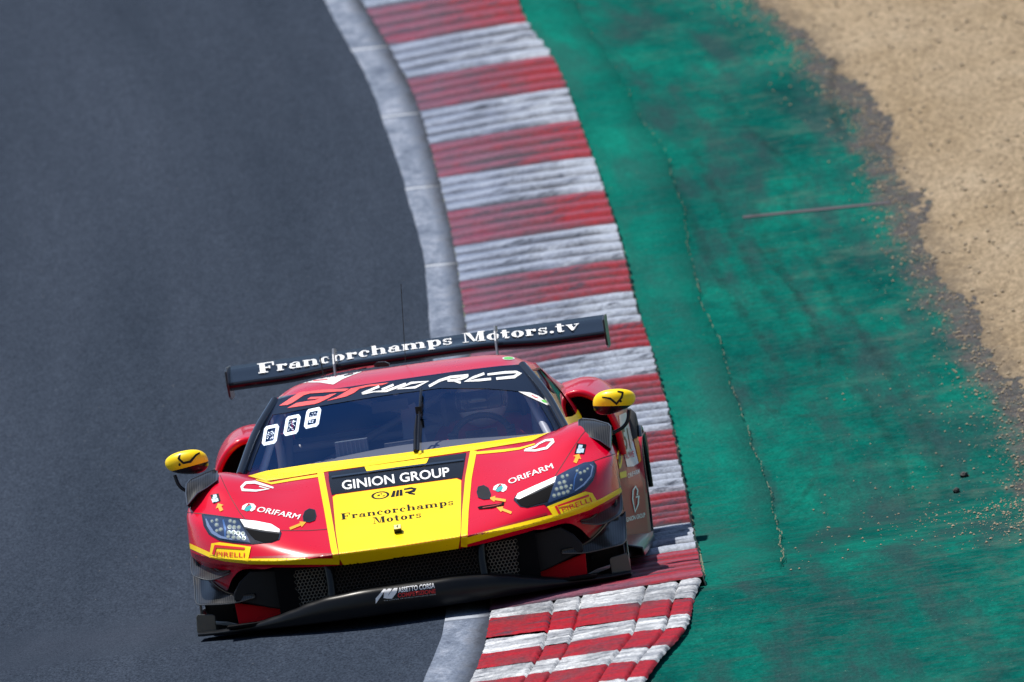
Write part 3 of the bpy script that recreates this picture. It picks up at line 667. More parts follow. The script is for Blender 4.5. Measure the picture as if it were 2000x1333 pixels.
for s in (1, -1):
    def fl(G): return [[Vector((p.x*s, p.y, p.z)) for p in r] for r in G]
    grid('side_window', fl(sideg(0, 17, .10, .90)), SIDEG, car, flip=s < 0)
    grid('window_frame', fl(sideg(0, 17, 0, .10, .002)), RED, car, thick=.006); grid('window_frame', fl(sideg(0, 17, .90, 1.0, .002)), RED, car, thick=.006)
    grid('rear_pillar', fl(sideg(15, 31, 0, 1, .004)), RED, car, skin=True)
    grid('yellow_stripe', fl([[p+Vector((.006, 0, .003)) for p in r] for r in sideg(0, 19, .86, 1.0)]), YEL, car, flip=s < 0)
    pil = [(s*.583, 2.17, 1.000), (s*.680, 1.885, .866), (s*.762, 1.585, .695)]
    tube('windscreen_pillar', catmull(pil, 8), .021, GLOSSB, car, 12)
# ---- rear haunch with its open air intake
HR = [[(.70,2.95,.80),(.79,2.93,.815),(.86,2.92,.785),(.92,2.92,.715),(.952,2.93,.62),(.962,2.95,.50)],
 [(.70,3.2,.83),(.80,3.2,.845),(.88,3.2,.81),(.94,3.2,.74),(.972,3.2,.64),(.985,3.2,.50)],
 [(.70,3.6,.85),(.80,3.6,.865),(.88,3.6,.845),(.945,3.6,.78),(.985,3.6,.68),(1.0,3.6,.54)],
 [(.70,4.0,.84),(.80,4.0,.85),(.88,4.0,.82),(.94,4.0,.76),(.98,4.0,.67),(1.0,4.0,.54)],
 [(.70,4.5,.78),(.80,4.5,.78),(.87,4.48,.75),(.92,4.46,.70),(.955,4.44,.62),(.97,4.42,.54)]]
grid('rear_fender', net(HR, 8, 7), RED, car, skin=True, both=True)
for s in (1, -1):
    tube('intake_frame', [Vector((s*p.x, p.y, p.z)) for p in catmull(HR[0], 6)], .017, RED, car, 8)
    plate('intake_cavity', [(s*.66, 3.0, .62), (s*.66, 3.0, .81), (s*.80, 3.0, .81), (s*.87, 3.0, .77), (s*.92, 3.0, .70), (s*.945, 3.0, .60), (s*.95, 3.0, .5), (s*.7, 3.0, .5)], (0, .02, 0), VOIDB, car)
# ---- mouth of the bumper: cavity, honeycomb grilles, pillars, blanking panels
merged('bumper_cavity', [box((0, .62, .18), (1.62, .02, .34)), box((0, .46, .055), (1.7, .3, .01))], VOIDB, car, False)
def honey(poly_xz, y0, yfun, cell=.0125, wire=.0022):
    """real hexagonal wire lattice clipped to a polygon in x,z"""
    def inside(x, z):
        c = False; n = len(poly_xz)
        for i in range(n):
            (x1, z1), (x2, z2) = poly_xz[i], poly_xz[(i+1) % n]
            if (z1 > z) != (z2 > z) and x < (x2-x1)*(z-z1)/(z2-z1)+x1: c = not c
        return c
    xs = [p[0] for p in poly_xz]; zs = [p[1] for p in poly_xz]; vs, fs = [], []
    dx = cell*math.sqrt(3); dz = cell*1.5; r = 0; z = min(zs)
    while z < max(zs):
        x = min(xs)+(dx/2 if r % 2 else 0)
        while x < max(xs):
            if inside(x, z):
                n = len(vs)
                for rr, dd in ((cell*.99, 0), (cell*.99-wire, .002)):
                    for k in range(6):
                        a = math.pi/3*k+math.pi/6; px, pz = x+rr*math.cos(a), z+rr*math.sin(a); vs.append((px, yfun(px)+dd, pz))
                for k in range(6): fs.append((n+k, n+(k+1) % 6, n+6+(k+1) % 6, n+6+k))
            x += dx
        z += dz; r += 1
    return vs, fs
GRI = mat('grille wire', (.22, .20, .17), .45, .3)
cx = lambda v: v
cz = [( -.335, .085), (.335, .085), (.325, .27), (-.325, .27)]
v, f = honey(cz, .3, lambda x: .30+.1*x*x, .0098, .0022); mesh('centre_grille', v, f, mat('dark grille wire', (.07, .06, .055), .5, .3), car, False)
mesh('grille_backing', *box((0, .36, .18), (1.2, .01, .26)), VOIDB, car, False)
for s in (1, -1):
    pz = [(s*.372, .105), (s*.50, .085), (s*.515, .27), (s*.375, .27)]
    v, f = honey(pz, .3, lambda x: .30+.25*(abs(x)-.35), .0098, .0022); mesh('side_grille', v, f, GRI, car, False)
    tube('grille_pillar', [(s*.352, .27, .28), (s*.347, .255, .20), (s*.350, .24, .12)], .019, BLK, car, 10)
    out = [(1003,1052),(1040,1042),(1094,1029),(1120,1044),(1137,1062),(1140,1076),(1075,1110),(1022,1132),(1012,1130)]
    ys = [.44]*9
    pp = [S(u, v, y) for (u, v), y in zip(out, ys)]
    plate('blanking_panel', [(s*p.x, p.y, p.z) for p in pp], (0, .02, 0), MATB, car, .006)
    plate('blanking_panel', [(s*.515, .37, .27), (s*.535, .36, .27), (s*.535, .36, .08), (s*.515, .39, .08)], (0, .2, 0), VOIDB, car)
    rr = [S(*q) for q in ((1022,1133,.50),(1075,1109,.50),(1143,1080,.50),(1148,1134,.50),(1100,1140,.50),(1045,1144,.50))]
    plate('lower_wedge', [(s*p.x, p.y, p.z) for p in rr], (0, .03, 0), WEDGE, car, .004)
    # canards
    ca = [S(*q) for q in ((1134,1018,.50),(1155,1012,.56),(1168,1000,.64),(1179,982,.74),(1187,965,.86))]
    cb = [S(*q) for q in ((1136,1022,.49),(1175,1024,.54),(1206,1009,.62),(1215,996,.72),(1214,968,.88))]
    def blade(ca, cb, nm, droop):
        ca, cb = catmull(ca, 5), catmull(cb, 5)
        G = [[a.lerp(b, k/6)+Vector((0, 0, -droop*math.sin(math.pi*k/6)*(i/len(ca)))) for k in range(7)] for i, (a, b) in enumerate(zip(ca, cb))]
        G = [[Vector((p.x*s, p.y, p.z)) for p in r] for r in G]
        o = grid(nm, G, CARB, car, flip=s > 0, thick=.005)
        tube('canard_edge', [Vector((p.x*s, p.y, p.z)) for p in cb], .0032, mat('edge sheen', (.06, .065, .075), .3, .2), car, 6)
        tube('canard_flange', [Vector((p.x*s, p.y, p.z)) for p in ca], .006, BLK, car, 6)
    blade(ca, cb, 'canard', .012)
    ca = [S(*q) for q in ((1096,1076,.40),(1127,1069,.46),(1150,1057,.52),(1170,1039,.62),(1184,1022,.74),(1196,1004,.88))]
    cb = [S(*q) for q in ((1098,1081,.40),(1143,1080,.46),(1193,1069,.54),(1220,1059,.64),(1222,1030,.80),(1221,1000,.92))]
    blade(ca, cb, 'canard', .014)
    # splitter end fences
    fe = [S(*q) for q in ((1190,1093,.58),(1194,1089,.58),(1222,1081,.58),(1226,1084,.58),(1233,1114,.58),(1229,1120,.58),(1196,1126,.58))]
    plate('splitter_fence', [(s*p.x, p.y, p.z) for p in fe], (0, .012, 0), mat('fence grey carbon', (.045, .05, .05), .45, coat=.3), car, .003)
    sk = [S(*q) for q in ((1145,1123,.48),(1165,1112,.50),(1192,1103,.56),(1192,1110,.56),(1165,1120,.50),(1145,1130,.48))]
    plate('splitter_strake', [(s*p.x, p.y, p.z) for p in sk], (0, .02, 0), mat('strake grey', (.12, .13, .14), .3, coat=.5), car, .004)
    plate('corner_endplate', [(s*.985, .80, .05), (s*.985, .86, .17), (s*.985, .95, .17), (s*.985, .95, .05)], (s*.006, 0, 0), CARB, car)
# ---- splitter blade
def sp_top(x):
    pts = [(0, .150), (.2, .149), (.362, .138), (.45, .122), (.54, .098), (.62, .078), (.70, .063), (.82, .048), (.92, .044), (1.0, .046)]
    for a, c in zip(pts, pts[1:]):
        if a[0] <= x <= c[0]:
            t = (x-a[0])/(c[0]-a[0]); t = t*t*(3-2*t)*.5+t*.5; return a[1]+(c[1]-a[1])*t
    return .046
def sp_y(x): return .06+.50*max(0, x-.15)**1.7/.85**1.7
G = []
for i in range(-50, 51):
    x = i/50*1.0; ax = abs(x); y = sp_y(ax); zt = sp_top(ax); zb_ = .024
    th = zt-zb_
    G.append([Vector((x, .62+.2*ax, zt-.008 if ax < .5 else zt-.006)), Vector((x, y+.06+.10*(ax > .3), zt-.001)), Vector((x, y+.028, zt)), Vector((x, y+.010, zt-.004-.03*th)), Vector((x, y, zt-.15*th-.004)), Vector((x, y-.006, zb_+th*.45)), Vector((x, y+.004, zb_+.004)), Vector((x, y+.016, zb_)), Vector((x, .9, zb_-.002))])
SPL = mat('splitter black', (.006, .007, .009), .32, 0, .0, spec=.22, var=.25, vscale=10)
splitter = grid('front_splitter', G, SPL, car, skin=True, flip=False)
# ---- mirrors
def mirror(s):
    root = empty('door_mirror'); root.parent = car; root.location = (s*1.0, 1.62, .79)
    b = bmesh.new(); bmesh.ops.create_uvsphere(b, u_segments=40, v_segments=24, radius=1)
    for v in b.verts:
        x, y, z = v.co; e = .75
        sg = lambda q, e: math.copysign(abs(q)**e, q)
        x, y, z = sg(x, .85), sg(y, .8), sg(z, .85)
        z *= (1-.18*x)*(1 if z > 0 else .95)
        v.co = Vector((s*(x*.100), y*.055+.02*x*x, z*.057+.006*x))
    bmesh.ops.bisect_plane(b, geom=b.verts[:]+b.edges[:]+b.faces[:], plane_co=(0, 0, -.020), plane_no=(s*.12, 0, 1))
    me = bpy.data.meshes.new('mirror_shell'); b.to_mesh(me); b.free()
    o = link('mirror_shell', me, [YEL, BLK], root)
    for p in me.polygons:
        if p.center.z+.020+p.center.x*s*.12 < 0: p.material_index = 1
    n = len(SKIN_V); SKIN_V.extend([v.co+root.location for v in me.vertices]); SKIN_F.extend([tuple(n+i for i in p.vertices) for p in me.polygons])
    tube('mirror_stalk', catmull([(s*.062, 0, -.05), (s*.050, -.01, -.095), (s*.022, -.02, -.125), (-s*.03, -.04, -.145)], 6), .0085, BLK, root, 8)
for s in (1, -1): mirror(s)
# ---- rear wing
wing = empty('rear_wing'); wing.parent = car
WD = .016
def wz(x):
    a = abs(x); t = max(0, min(1, (a-.28)/.40)); t = t*t*(3-2*t); return 1.077-.020*t-WD
G = []
for i in range(-46, 47):
    x = i/50.; le = wz(x); ty = 4.72
    top = [(4.40, le-.014), (4.385, le-.004), (4.388, le+.006), (4.41, le+.014), (4.47, le+.022), (4.56, le+.5*(1.137-le)+.004), (4.66, 1.125), (4.72, 1.140), (4.722, 1.132), (4.60, le+.012), (4.50, le-.022), (4.43, le-.028)]
    G.append([Vector((x*.985, a, b_-(WD if b_ > 1.1 else 0)-.0052*x)) for a, b_ in top])
wo = grid('wing_blade', G, mat('wing black', (.003, .005, .010), .16, 0, 0, spec=.22), wing, skin=True, close=True, flip=False)
for s in (1, -1):
    plate('wing_endplate', [(s*.906, y_, z_-WD-.0052*s) for y_, z_ in ((4.33, 1.06), (4.34, 1.125), (4.42, 1.142), (4.76, 1.142), (4.76, .99), (4.50, .985), (4.40, 1.0))], (s*.010, 0, 0), CARB, wing, .003)
    plate('swan_neck', [(s*.385, 4.10, .80), (s*.385, 4.20, .95), (s*.385, 4.27, 1.08), (s*.385, 4.33, 1.125), (s*.385, 4.42, 1.150), (s*.385, 4.60, 1.14), (s*.385, 4.60, 1.115), (s*.385, 4.43, 1.115), (s*.385, 4.35, 1.075), (s*.385, 4.28, .80)], (s*.010, 0, 0), mat('wing strut alloy', (.30, .31, .33), .35, .8), wing, .003)
# ---- roof gear
tube('long_antenna', [S(792, 707, 2.9), S(788, 640, 2.92), S(783, 555, 2.95)], .0016, BLK, car, 6)
tube('short_antenna', [S(632, 735, 2.7), S(625, 697, 2.72)], .003, BLK, car, 6)
plate('roof_camera_pod', [S(u, v, 3.0) for u, v in ((730,713),(736,708),(752,707),(760,711),(760,716),(731,718))], (0, .06, 0), BLK, car, .003)
# wiper
wy = lambda u, v: None

# ---------------------------------------------------------------- livery, cut as thin vinyl laid on the bodywork
BVH = BVHTree.FromPolygons([tuple(v) for v in SKIN_V], SKIN_F)
def drop_on(u, v, lift, bvh=None):
    d = ray(u, v); hit, nrm, _, _ = (bvh or BVH).ray_cast(EYE, d)
    if hit is None: return None
    if nrm.dot(d) > 0: nrm = -nrm
    return hit+nrm*lift
def decal(name, polys, m, lift=.0015, parent=None, mirror=False, maxlen=3.2, label=None, tri=None, bvh=None, stack=False):
    """polys: outlines in image pixels, cast from the camera; tri: ready triangles (verts, faces) in pixels"""
    VS, FS = [], []
    for k, poly in enumerate(polys if tri is None else [tri]):
        b = bmesh.new()
        if tri is None:
            vv = [b.verts.new((p[0], p[1], 0)) for p in poly]; b.faces.new(vv)
        else:
            vv = [b.verts.new((p[0], p[1], 0)) for p in poly[0]]
            for f in poly[1]:
                try: b.faces.new([vv[i] for i in f])
                except ValueError: pass
        bmesh.ops.triangulate(b, faces=b.faces)
        b.verts.index_update(); PV = [(v.co.x, v.co.y) for v in b.verts]; PF = [tuple(v.index for v in f.verts) for f in b.faces]; b.free()
        for _ in range(10):                     # conforming midpoint refinement of the outline's triangles
            mids = {}
            def mid(i, j):
                if math.dist(PV[i], PV[j]) <= maxlen: return None
                e = (min(i, j), max(i, j))
                if e not in mids: mids[e] = len(PV); PV.append(((PV[i][0]+PV[j][0])/2, (PV[i][1]+PV[j][1])/2))
                return mids[e]
            NF = []
            for (i, j, k_) in PF:
                a, c, d = mid(i, j), mid(j, k_), mid(k_, i); q = [x is not None for x in (a, c, d)]
                if sum(q) == 0: NF.append((i, j, k_))
                elif sum(q) == 3: NF += [(i, a, d), (a, j, c), (d, c, k_), (a, c, d)]
                elif sum(q) == 1:
                    if q[0]: NF += [(i, a, k_), (a, j, k_)]
                    elif q[1]: NF += [(j, c, i), (c, k_, i)]
                    else: NF += [(k_, d, j), (d, i, j)]
                else:
                    if not q[0]: NF += [(k_, d, c), (d, i, j), (d, j, c)]
                    elif not q[1]: NF += [(i, a, d), (a, j, k_), (a, k_, d)]
                    else: NF += [(j, c, a), (a, c, k_), (a, k_, i)]
            PF = NF
            if not mids: break
        ok = {}; li = lift+((k % 6)*.00022 if stack else 0)
        for vi, (px_, py_) in enumerate(PV):
            p = drop_on(px_, py_, li, bvh)
            if p is not None: ok[vi] = len(VS); VS.append(p)
        for ids in PF:
            if all(i in ok for i in ids):
                q = [ok[i] for i in ids]; c = [VS[i] for i in q]
                if max((c[0]-c[1]).length, (c[1]-c[2]).length, (c[0]-c[2]).length) < .35: FS.append(q)
    FS = [tuple(q) if (VS[q[1]]-VS[q[0]]).cross(VS[q[2]]-VS[q[0]]).dot(VX) < 0 else tuple(reversed(q)) for q in FS]
    o = mesh(name, VS, FS, m, parent or car, True)
    wb_ = bmesh.new(); wb_.from_mesh(o.data); bmesh.ops.remove_doubles(wb_, verts=wb_.verts, dist=.00005); wb_.to_mesh(o.data); wb_.free()
    if label: o['label'] = label
    if mirror:
        mesh(name, [Vector((-v.x, v.y, v.z)) for v in VS], [tuple(reversed(f)) for f in FS], m, parent or car, True)
    return o
def stroke(pts, wd, closed=False):
    """band of width wd along a polyline, one quad per segment"""
    P = [Vector((p[0], p[1])) for p in pts]; n = len(P); L, Rr = [], []
    for i in range(n):
        a = P[i-1] if (i or closed) else None; c = P[(i+1) % n] if (i < n-1 or closed) else None
        d1 = (P[i]-a).normalized() if a is not None else None; d2 = (c-P[i]).normalized() if c is not None else None
        if d1 is None: d1 = d2
        if d2 is None: d2 = d1
        n1 = Vector((-d1.y, d1.x)); n2 = Vector((-d2.y, d2.x)); m = n1+n2
        if m.length < .3: m = n1
        m.normalize(); k = min(1.8, 1/max(.4, m.dot(n1))); w_ = wd[i] if isinstance(wd, (list, tuple)) else wd
        L.append(P[i]+m*w_/2*k); Rr.append(P[i]-m*w_/2*k)
    return [[L[i], L[(i+1) % n], Rr[(i+1) % n], Rr[i]] for i in range(n if closed else n-1)]
def text_tris(s, O, ex, ey, size, shear=0, bold=.0, sx=1, space=1):
    cu = bpy.data.curves.new('t', 'FONT'); cu.body = s; cu.size = 1; cu.offset = bold; cu.space_character = space; cu.shear = shear; cu.resolution_u = 3
    to = bpy.data.objects.new('t', cu); COL.objects.link(to); bpy.context.view_layer.update()
    me = bpy.data.meshes.new_from_object(to.evaluated_get(bpy.context.evaluated_depsgraph_get()))
    V_ = [(v.co.x, v.co.y) for v in me.vertices]; F_ = [tuple(p.vertices) for p in me.polygons]
    bpy.data.objects.remove(to); bpy.data.curves.remove(cu); bpy.data.meshes.remove(me)
    x0 = min(p[0] for p in V_); x1 = max(p[0] for p in V_); W_ = x1-x0
    O, ex, ey = Vector(O), Vector(ex), Vector(ey)                # ex: full width vector, ey: vector of one cap height
    return [O+ex*((x-x0)/W_)+ey*(y/.73) for x, y in V_], F_
def text(name, s, a, b_, capheight, m, lift=.002, italic=0, bold=0, mirror=False, updir=None, **k):
    """text whose baseline runs from image pixel a to b_"""
    a, b_ = Vector(a), Vector(b_); d = (b_-a); up_ = Vector((d.y, -d.x)).normalized() if updir is None else Vector(updir).normalized()
    ey = up_*capheight+d.normalized()*italic*capheight
    return decal(name, None, m, lift, mirror=mirror, tri=text_tris(s, a, d, ey, 1, bold=bold, **k))
# slab lettering drawn by hand: glyph = list of outlines on a unit cap height
def R_(x0, y0, x1, y1): return [(x0, y0), (x1, y0), (x1, y1), (x0, y1)]
def ring(cx_, cy_, rx, ry, tx, ty, a0=0, a1=360, n=20):
    out = []
    for i in range(n):
        a, b_ = rad(a0+(a1-a0)*i/n), rad(a0+(a1-a0)*(i+1)/n)
        out.append([(cx_+rx*math.cos(a), cy_+ry*math.sin(a)), (cx_+rx*math.cos(b_), cy_+ry*math.sin(b_)), (cx_+(rx-tx)*math.cos(b_), cy_+(ry-ty)*math.sin(b_)), (cx_+(rx-tx)*math.cos(a), cy_+(ry-ty)*math.sin(a))])
    return out
def ell(x, y, a, b_, n=12): return [(x+a*math.cos(2*math.pi*i/n), y+b_*math.sin(2*math.pi*i/n)) for i in range(n)]
_n = [R_(.08, .07, .34, .56), R_(0, 0, .42, .07), R_(0, .56, .34, .63), R_(.34, .50, .50, .60), R_(.62, .07, .88, .42), R_(.54, 0, .96, .07)]+ring(.60, .40, .28, .22, .26, .12, 0, 110, 7)
SLAB = {'F': (1.12, [R_(.12, .08, .46, .92), R_(0, 0, .62, .08), R_(0, .92, 1.04, 1.0), R_(.93, .64, 1.04, .92), R_(.46, .44, .70, .54), R_(.70, .36, .78, .64)]),
 'r': (.74, [R_(.08, .07, .34, .56), R_(0, 0, .46, .07), R_(0, .56, .34, .63), R_(.34, .48, .50, .60), ell(.58, .50, .11, .12)]),
 'a': (.84, ring(.27, .19, .27, .20, .17, .09, 40, 320, 14)+[R_(.46, .07, .70, .46), R_(.46, 0, .84, .07)]+ring(.44, .44, .26, .19, .12, .08, 0, 165, 9)+[ell(.16, .46, .10, .09)]),
 'n': (1.02, _n), 'c': (.74, ring(.36, .31, .36, .33, .26, .08, 55, 305, 16)+[ell(.58, .46, .10, .10)]),
 'o': (.84, ring(.39, .31, .39, .33, .27, .07)),
 'h': (1.02, [R_(.08, .07, .34, .93), R_(0, .93, .34, 1.0)]+[p for i, p in enumerate(_n) if i not in (0, 2)]),
 'm': (1.56, _n+[R_(.88, .50, 1.02, .60), R_(1.14, .07, 1.40, .42), R_(1.06, 0, 1.48, .07)]+ring(1.12, .40, .28, .22, .26, .12, 0, 110, 7)),
 'p': (.92, [R_(.08, -.22, .34, .56), R_(0, -.29, .44, -.22), R_(0, .56, .34, .63)]+ring(.50, .31, .36, .33, .25, .08, -140, 140, 16)),
 's': (.66, ring(.29, .46, .26, .17, .13, .08, 20, 265, 12)+ring(.31, .17, .28, .18, .15, .08, -160, 85, 12)+[R_(.48, .42, .56, .63), R_(.03, 0, .10, .22)]),
 'M': (1.50, [R_(.16, .07, .22, .93), R_(0, 0, .38, .07), R_(0, .93, .46, 1.0), [(.24, .93), (.52, .93), (.80, .12), (.70, 0)], [(.80, .12), (.86, .0), (1.10, .93), (1.03, .93)], R_(1.06, .07, 1.36, .93), R_(.94, 0, 1.46, .07), R_(1.02, .93, 1.46, 1.0)]),
 't': (.62, [R_(.12, .10, .38, .84), R_(0, .55, .12, .63), R_(.38, .55, .56, .63)]+ring(.34, .12, .22, .14, .12, .09, 180, 350, 9)),
 'v': (.86, [R_(0, .56, .42, .63), R_(.52, .56, .84, .63), [(.08, .56), (.36, .56), (.50, .22), (.38, 0), (.34, 0)], [(.50, .22), (.70, .56), (.76, .56), (.44, 0), (.38, 0)]]),
 '.': (.36, [ell(.16, .10, .13, .11)]), ' ': (.5, [])}
def slab(name, s, a, b_, cap, m, lift=.002, track=0, shear=0, curve=None, updir=None):
    W_ = sum(SLAB[c][0]+track for c in s)-track; a, b_ = Vector(a), Vector(b_); d = b_-a
    up_ = Vector((d.y, -d.x)).normalized() if updir is None else Vector(updir).normalized(); X = 0; polys = []
    for c in s:
        for g in SLAB[c][1]:
            polys.append([a+d*((X+x)/W_)+up_*(y*cap)+(Vector((0, curve((X+x)/W_))) if curve else Vector((0, 0))) for x, y in g])
        X += SLAB[c][0]+track
    return decal(name, polys, m, lift, stack=True)

# -- bonnet centre
decal('bonnet_panel', [[(650,972),(656,968),(780,951),(892,936),(901,940),(900,1040),(895,1073),(783,1090),(672,1106),(664,1092),(656,1040)]], YEL, .0028)
decal('bonnet_vent', [[(641,923),(712,913),(800,900),(911,885),(906,915),(902,938),(893,934),(780,949),(656,966),(648,968),(643,945)]], BLK, .0015)
decal('vent_lip', [stroke([(648,934),(780,916),(906,900)], 3)[0], stroke([(648,934),(780,916),(906,900)], 3)[1]], GLOSSB, .006)
decal('centre_border', stroke([(636,924),(645,975),(652,1040),(660,1092),(669,1109)], 7), DKRED, .0016); decal('centre_border', stroke([(916,884),(908,930),(904,975),(901,1040),(899,1076)], 7), DKRED, .0016)
decal('cowl_band', [[(484,931),(520,921),(600,908.5),(780,887),(950,864),(1058,849),(1075,845),(1040,862),(985,871),(918,882),(800,899),(712,912),(640,922),(560,935),(520,941)]], YEL, .0026)
decal('cowl_lip', [[(712,913),(716,922),(722,925),(828,910),(834,905),(838,896)]], YEL, .004)
yl = stroke([(626,924),(640,1000),(652,1070),(658,1094)], 12.5)+stroke([(663,1096.5),(560,1097),(490,1097),(440,1092),(412,1085),(390,1075),(366,1064)], [12,11,10,9,9,9,9])
yr = stroke([(925,881),(915,935),(909,1000),(906,1068)], 12.5)+stroke([(901,1059.5),(985,1036),(1060,1017),(1110,1004),(1150,991),(1178,977),(1213,957)], [13,12,12,11,10,9,9])
decal('yellow_stripe', yl, YEL, .0024); decal('yellow_stripe', yr, YEL, .0024)
decal('yellow_pinstripe', stroke([(622,930),(575,937),(530,945),(500,938)], [5,5,4,2]), YEL, .002); decal('yellow_pinstripe', stroke([(930,886),(985,881),(1015,877),(1045,868)], [5,5,4,2]), YEL, .002)
decal('dark_red_stripe', stroke([(650,1084),(560,1088),(492,1090)], [6,5,4]), DKRED, .0022); decal('dark_red_stripe', stroke([(913,1050),(985,1029),(1068,1004)], [5,5,4]), DKRED, .0022)
text('lettering', 'GINION GROUP', (669,958), (879,931), 18, WHT, .0032, bold=.018)
slab('lettering', 'Francorchamps', (667,1017), (887,987.5), 12.2, BLKV, .003, track=.10)
slab('lettering', 'Motors', (729,1025), (824,1012), 12.4, BLKV, .003, track=.10)
def rot_ring(cx_, cy_, rx, ry, t, ty, ang=-7.5, **k):
    c, s_ = math.cos(rad(ang)), math.sin(rad(ang)); return [[(cx_+(x-cx_)*c-(y-cy_)*s_, cy_+(x-cx_)*s_+(y-cy_)*c) for x, y in q] for q in ring(cx_, cy_, rx, ry, t, ty, **k)]
decal('logo_mark', rot_ring(743, 969, 18, 7.5, 5, 2, n=24)+[[(735,971),(741,966.5),(743,970)], [(742,965.5),(747,965),(746,968)], [(745,971),(752,968),(751,971)]]
  +[[(763,973),(768,960),(773,959.5),(771,972)], [(772.5,971.7),(775,959),(780,958.4),(779,970.7)], [(780.5,970.5),(781,958.2),(786,957.5),(787,969.5)]]
  +stroke([(789,957.5),(803,955),(811,956.5),(809,960),(799,963),(791,963.5)], [3.5,4,4,5,4,2])+stroke([(793,962),(800,965),(811,967)], [2,4,3]), BLKV, .003)
# bonnet badge block
bp = drop_on(778, 1040, 0)
bb = empty('bonnet_badge'); bb.parent = car; bb.location = bp; bb.rotation_euler = (rad(32), 0, 0)
mesh('badge_block', *box((0, 0, .012), (.034, .036, .034)), BLK, bb, False)
mesh('badge_face', *box((0, -.001, .0300), (.030, .032, .004)), mat('badge cream', (.8, .75, .3), .4), bb, False)
mesh('badge_emblem', [(.001,.010,.0325),(.006,.006,.0325),(.002,.001,.0325),(.004,-.006,.0325),(-.002,-.010,.0325),(-.001,-.002,.0325),(-.006,.003,.0325)], [(0,1,2,3,4,5,6)], BLKV, bb, False)
# -- flank of the nose: names, symbols, arrows, patches
def G_mark(pts, wd): return stroke(pts, wd)
decal('logo_mark', stroke([(534,954),(498,943),(480,944),(472,952),(474,958),(500,959.5),(524,956),(506,951)], [3,6,5,5,5,4,4,2]), WHT, .0022)
decal('logo_mark', stroke([(1024,881),(1046,881),(1068,876),(1080,864),(1079,860),(1066,861),(1052,868),(1046,873),(1026,880)], [3,4,5,6,5,4,3,4,4]), WHT, .0022)
text('lettering', 'ORIFARM', (500,1000), (582,1015.5), 10.5, WHT, .0022, italic=.35); text('lettering', 'ORIFARM', (500.8,1000), (582.8,1015.5), 10.9, WHT, .0027, italic=.35)
text('lettering', 'ORIFARM', (995,947), (1081,915.5), 10.5, WHT, .0022, italic=-.05); text('lettering', 'ORIFARM', (995.8,947), (1081.8,915.5), 10.9, WHT, .0027, italic=-.05)
def leaf(cx_, cy_, ang, f):
    def T(p): c, s_ = math.cos(rad(ang)), math.sin(rad(ang)); return [(cx_+x*c-y*s_, cy_+x*s_+y*c) for x, y in p]
    decal('logo_mark', [T([(-14,4),(-12,-3),(-5,-7),(0,-8),(-5,-2),(-9,5)]), T([(0,-8),(9,-7),(14,-2),(12,4),(6,8),(2,7),(7,0),(4,-5)])], WHT, .0022)
    decal('logo_mark', [T([(-9,6),(-4,-1),(3,-5),(6,0),(2,6),(-4,8)])], TEAL, .0024)
leaf(486, 992, 0, 1); leaf(977, 954, 0, 1)
def sq(cx_, cy_, r, k, s_=1): return [(cx_+s_*x*r, cy_+y*r) for x, y in k]
PATCH = [(-.9,.9),(-1,.2),(-.7,-.6),(0,-1),(.8,-.8),(1,0),(.8,.7),(0,1)]
decal('bonnet_catch', [sq(604.5, 1008, 12.5, PATCH)], MATB, .003); decal('bonnet_catch', [sq(945, 963, 13, PATCH, -1)], MATB, .003)
decal('catch_border', stroke([q for q in sq(604.5, 1008, 12.9, PATCH)], 1.2, True), GLOSSB, .0035); decal('catch_border', stroke(sq(945, 963, 13.4, PATCH, -1), 1.2, True), GLOSSB, .0035)
decal('air_slot', [[(933,992),(938,990),(975,985),(985,981),(984,988),(960,994),(936,996)]], VOIDB, .003); decal('slot_lip', stroke([(943,993.5),(965,990),(980,986)], 1.6), DKRED, .0045)
def arrow(a, b_, wd=5, hd=12, bend=0):
    a, b_ = Vector(a), Vector(b_); d = (b_-a).normalized(); n = Vector((-d.y, d.x)); hb = b_-d*hd
    decal('arrow_mark', [[a+n*wd/2, a-n*wd/2, hb-n*wd/2, hb+n*wd/2], [hb+n*wd*1.2, hb-n*wd*1.2, b_]], ORNG, .0028)
arrow((566,1034), (598,1021)); arrow((988,979), (955,974)); arrow((999,1003), (970,992)); arrow((433,999), (426,984), 7, 8); arrow((1123,905), (1131,888), 7, 8)
for (cx_, cy_, s_) in ((420, 975, 1), (1133, 879, -1)):
    q = [(-9, -7), (7, -10), (11, 4), (-3, 10)] if s_ == 1 else [(-11, 8), (-6, -12), (12, -10), (8, 9)]
    decal('cutoff_switch_panel', [[(cx_+x, cy_+y) for x, y in q]], BLKV, .0025)
    decal('switch_marks', [[(cx_+x*.42+dx, cy_+y*.42+dy) for x, y in q] for dx, dy in ((-1, 0), (3, 3), (0, -4), (-3, 4))], mat('switch print', (.45, .6, .75), .4), .0032)
# tyre-maker panels
decal('sponsor_panel', [[(414,1062),(430,1060),(491,1069),(485,1096),(440,1092),(410,1084)]], YEL, .0034)
decal('sponsor_panel', [[(1068,991),(1142,961),(1156,964),(1165,979),(1156,986),(1083,1013)]], YEL, .0034)
text('lettering', 'PIRELLI', (424,1087), (479,1090), 9.5, REDV, .0058); decal('lettering', [[(416,1083),(421,1065),(480,1071),(478,1075),(424,1070.5),(421,1085)]], REDV, .0062)
text('lettering', 'PIRELLI', (1098,1001.5), (1155,981), 9.6, REDV, .0058); decal('lettering', [[(1090,1006),(1082,991),(1086.5,989),(1094.5,1004)], [(1087,988.6),(1148,967),(1149.5,970.5),(1089,992)]], REDV, .0062)
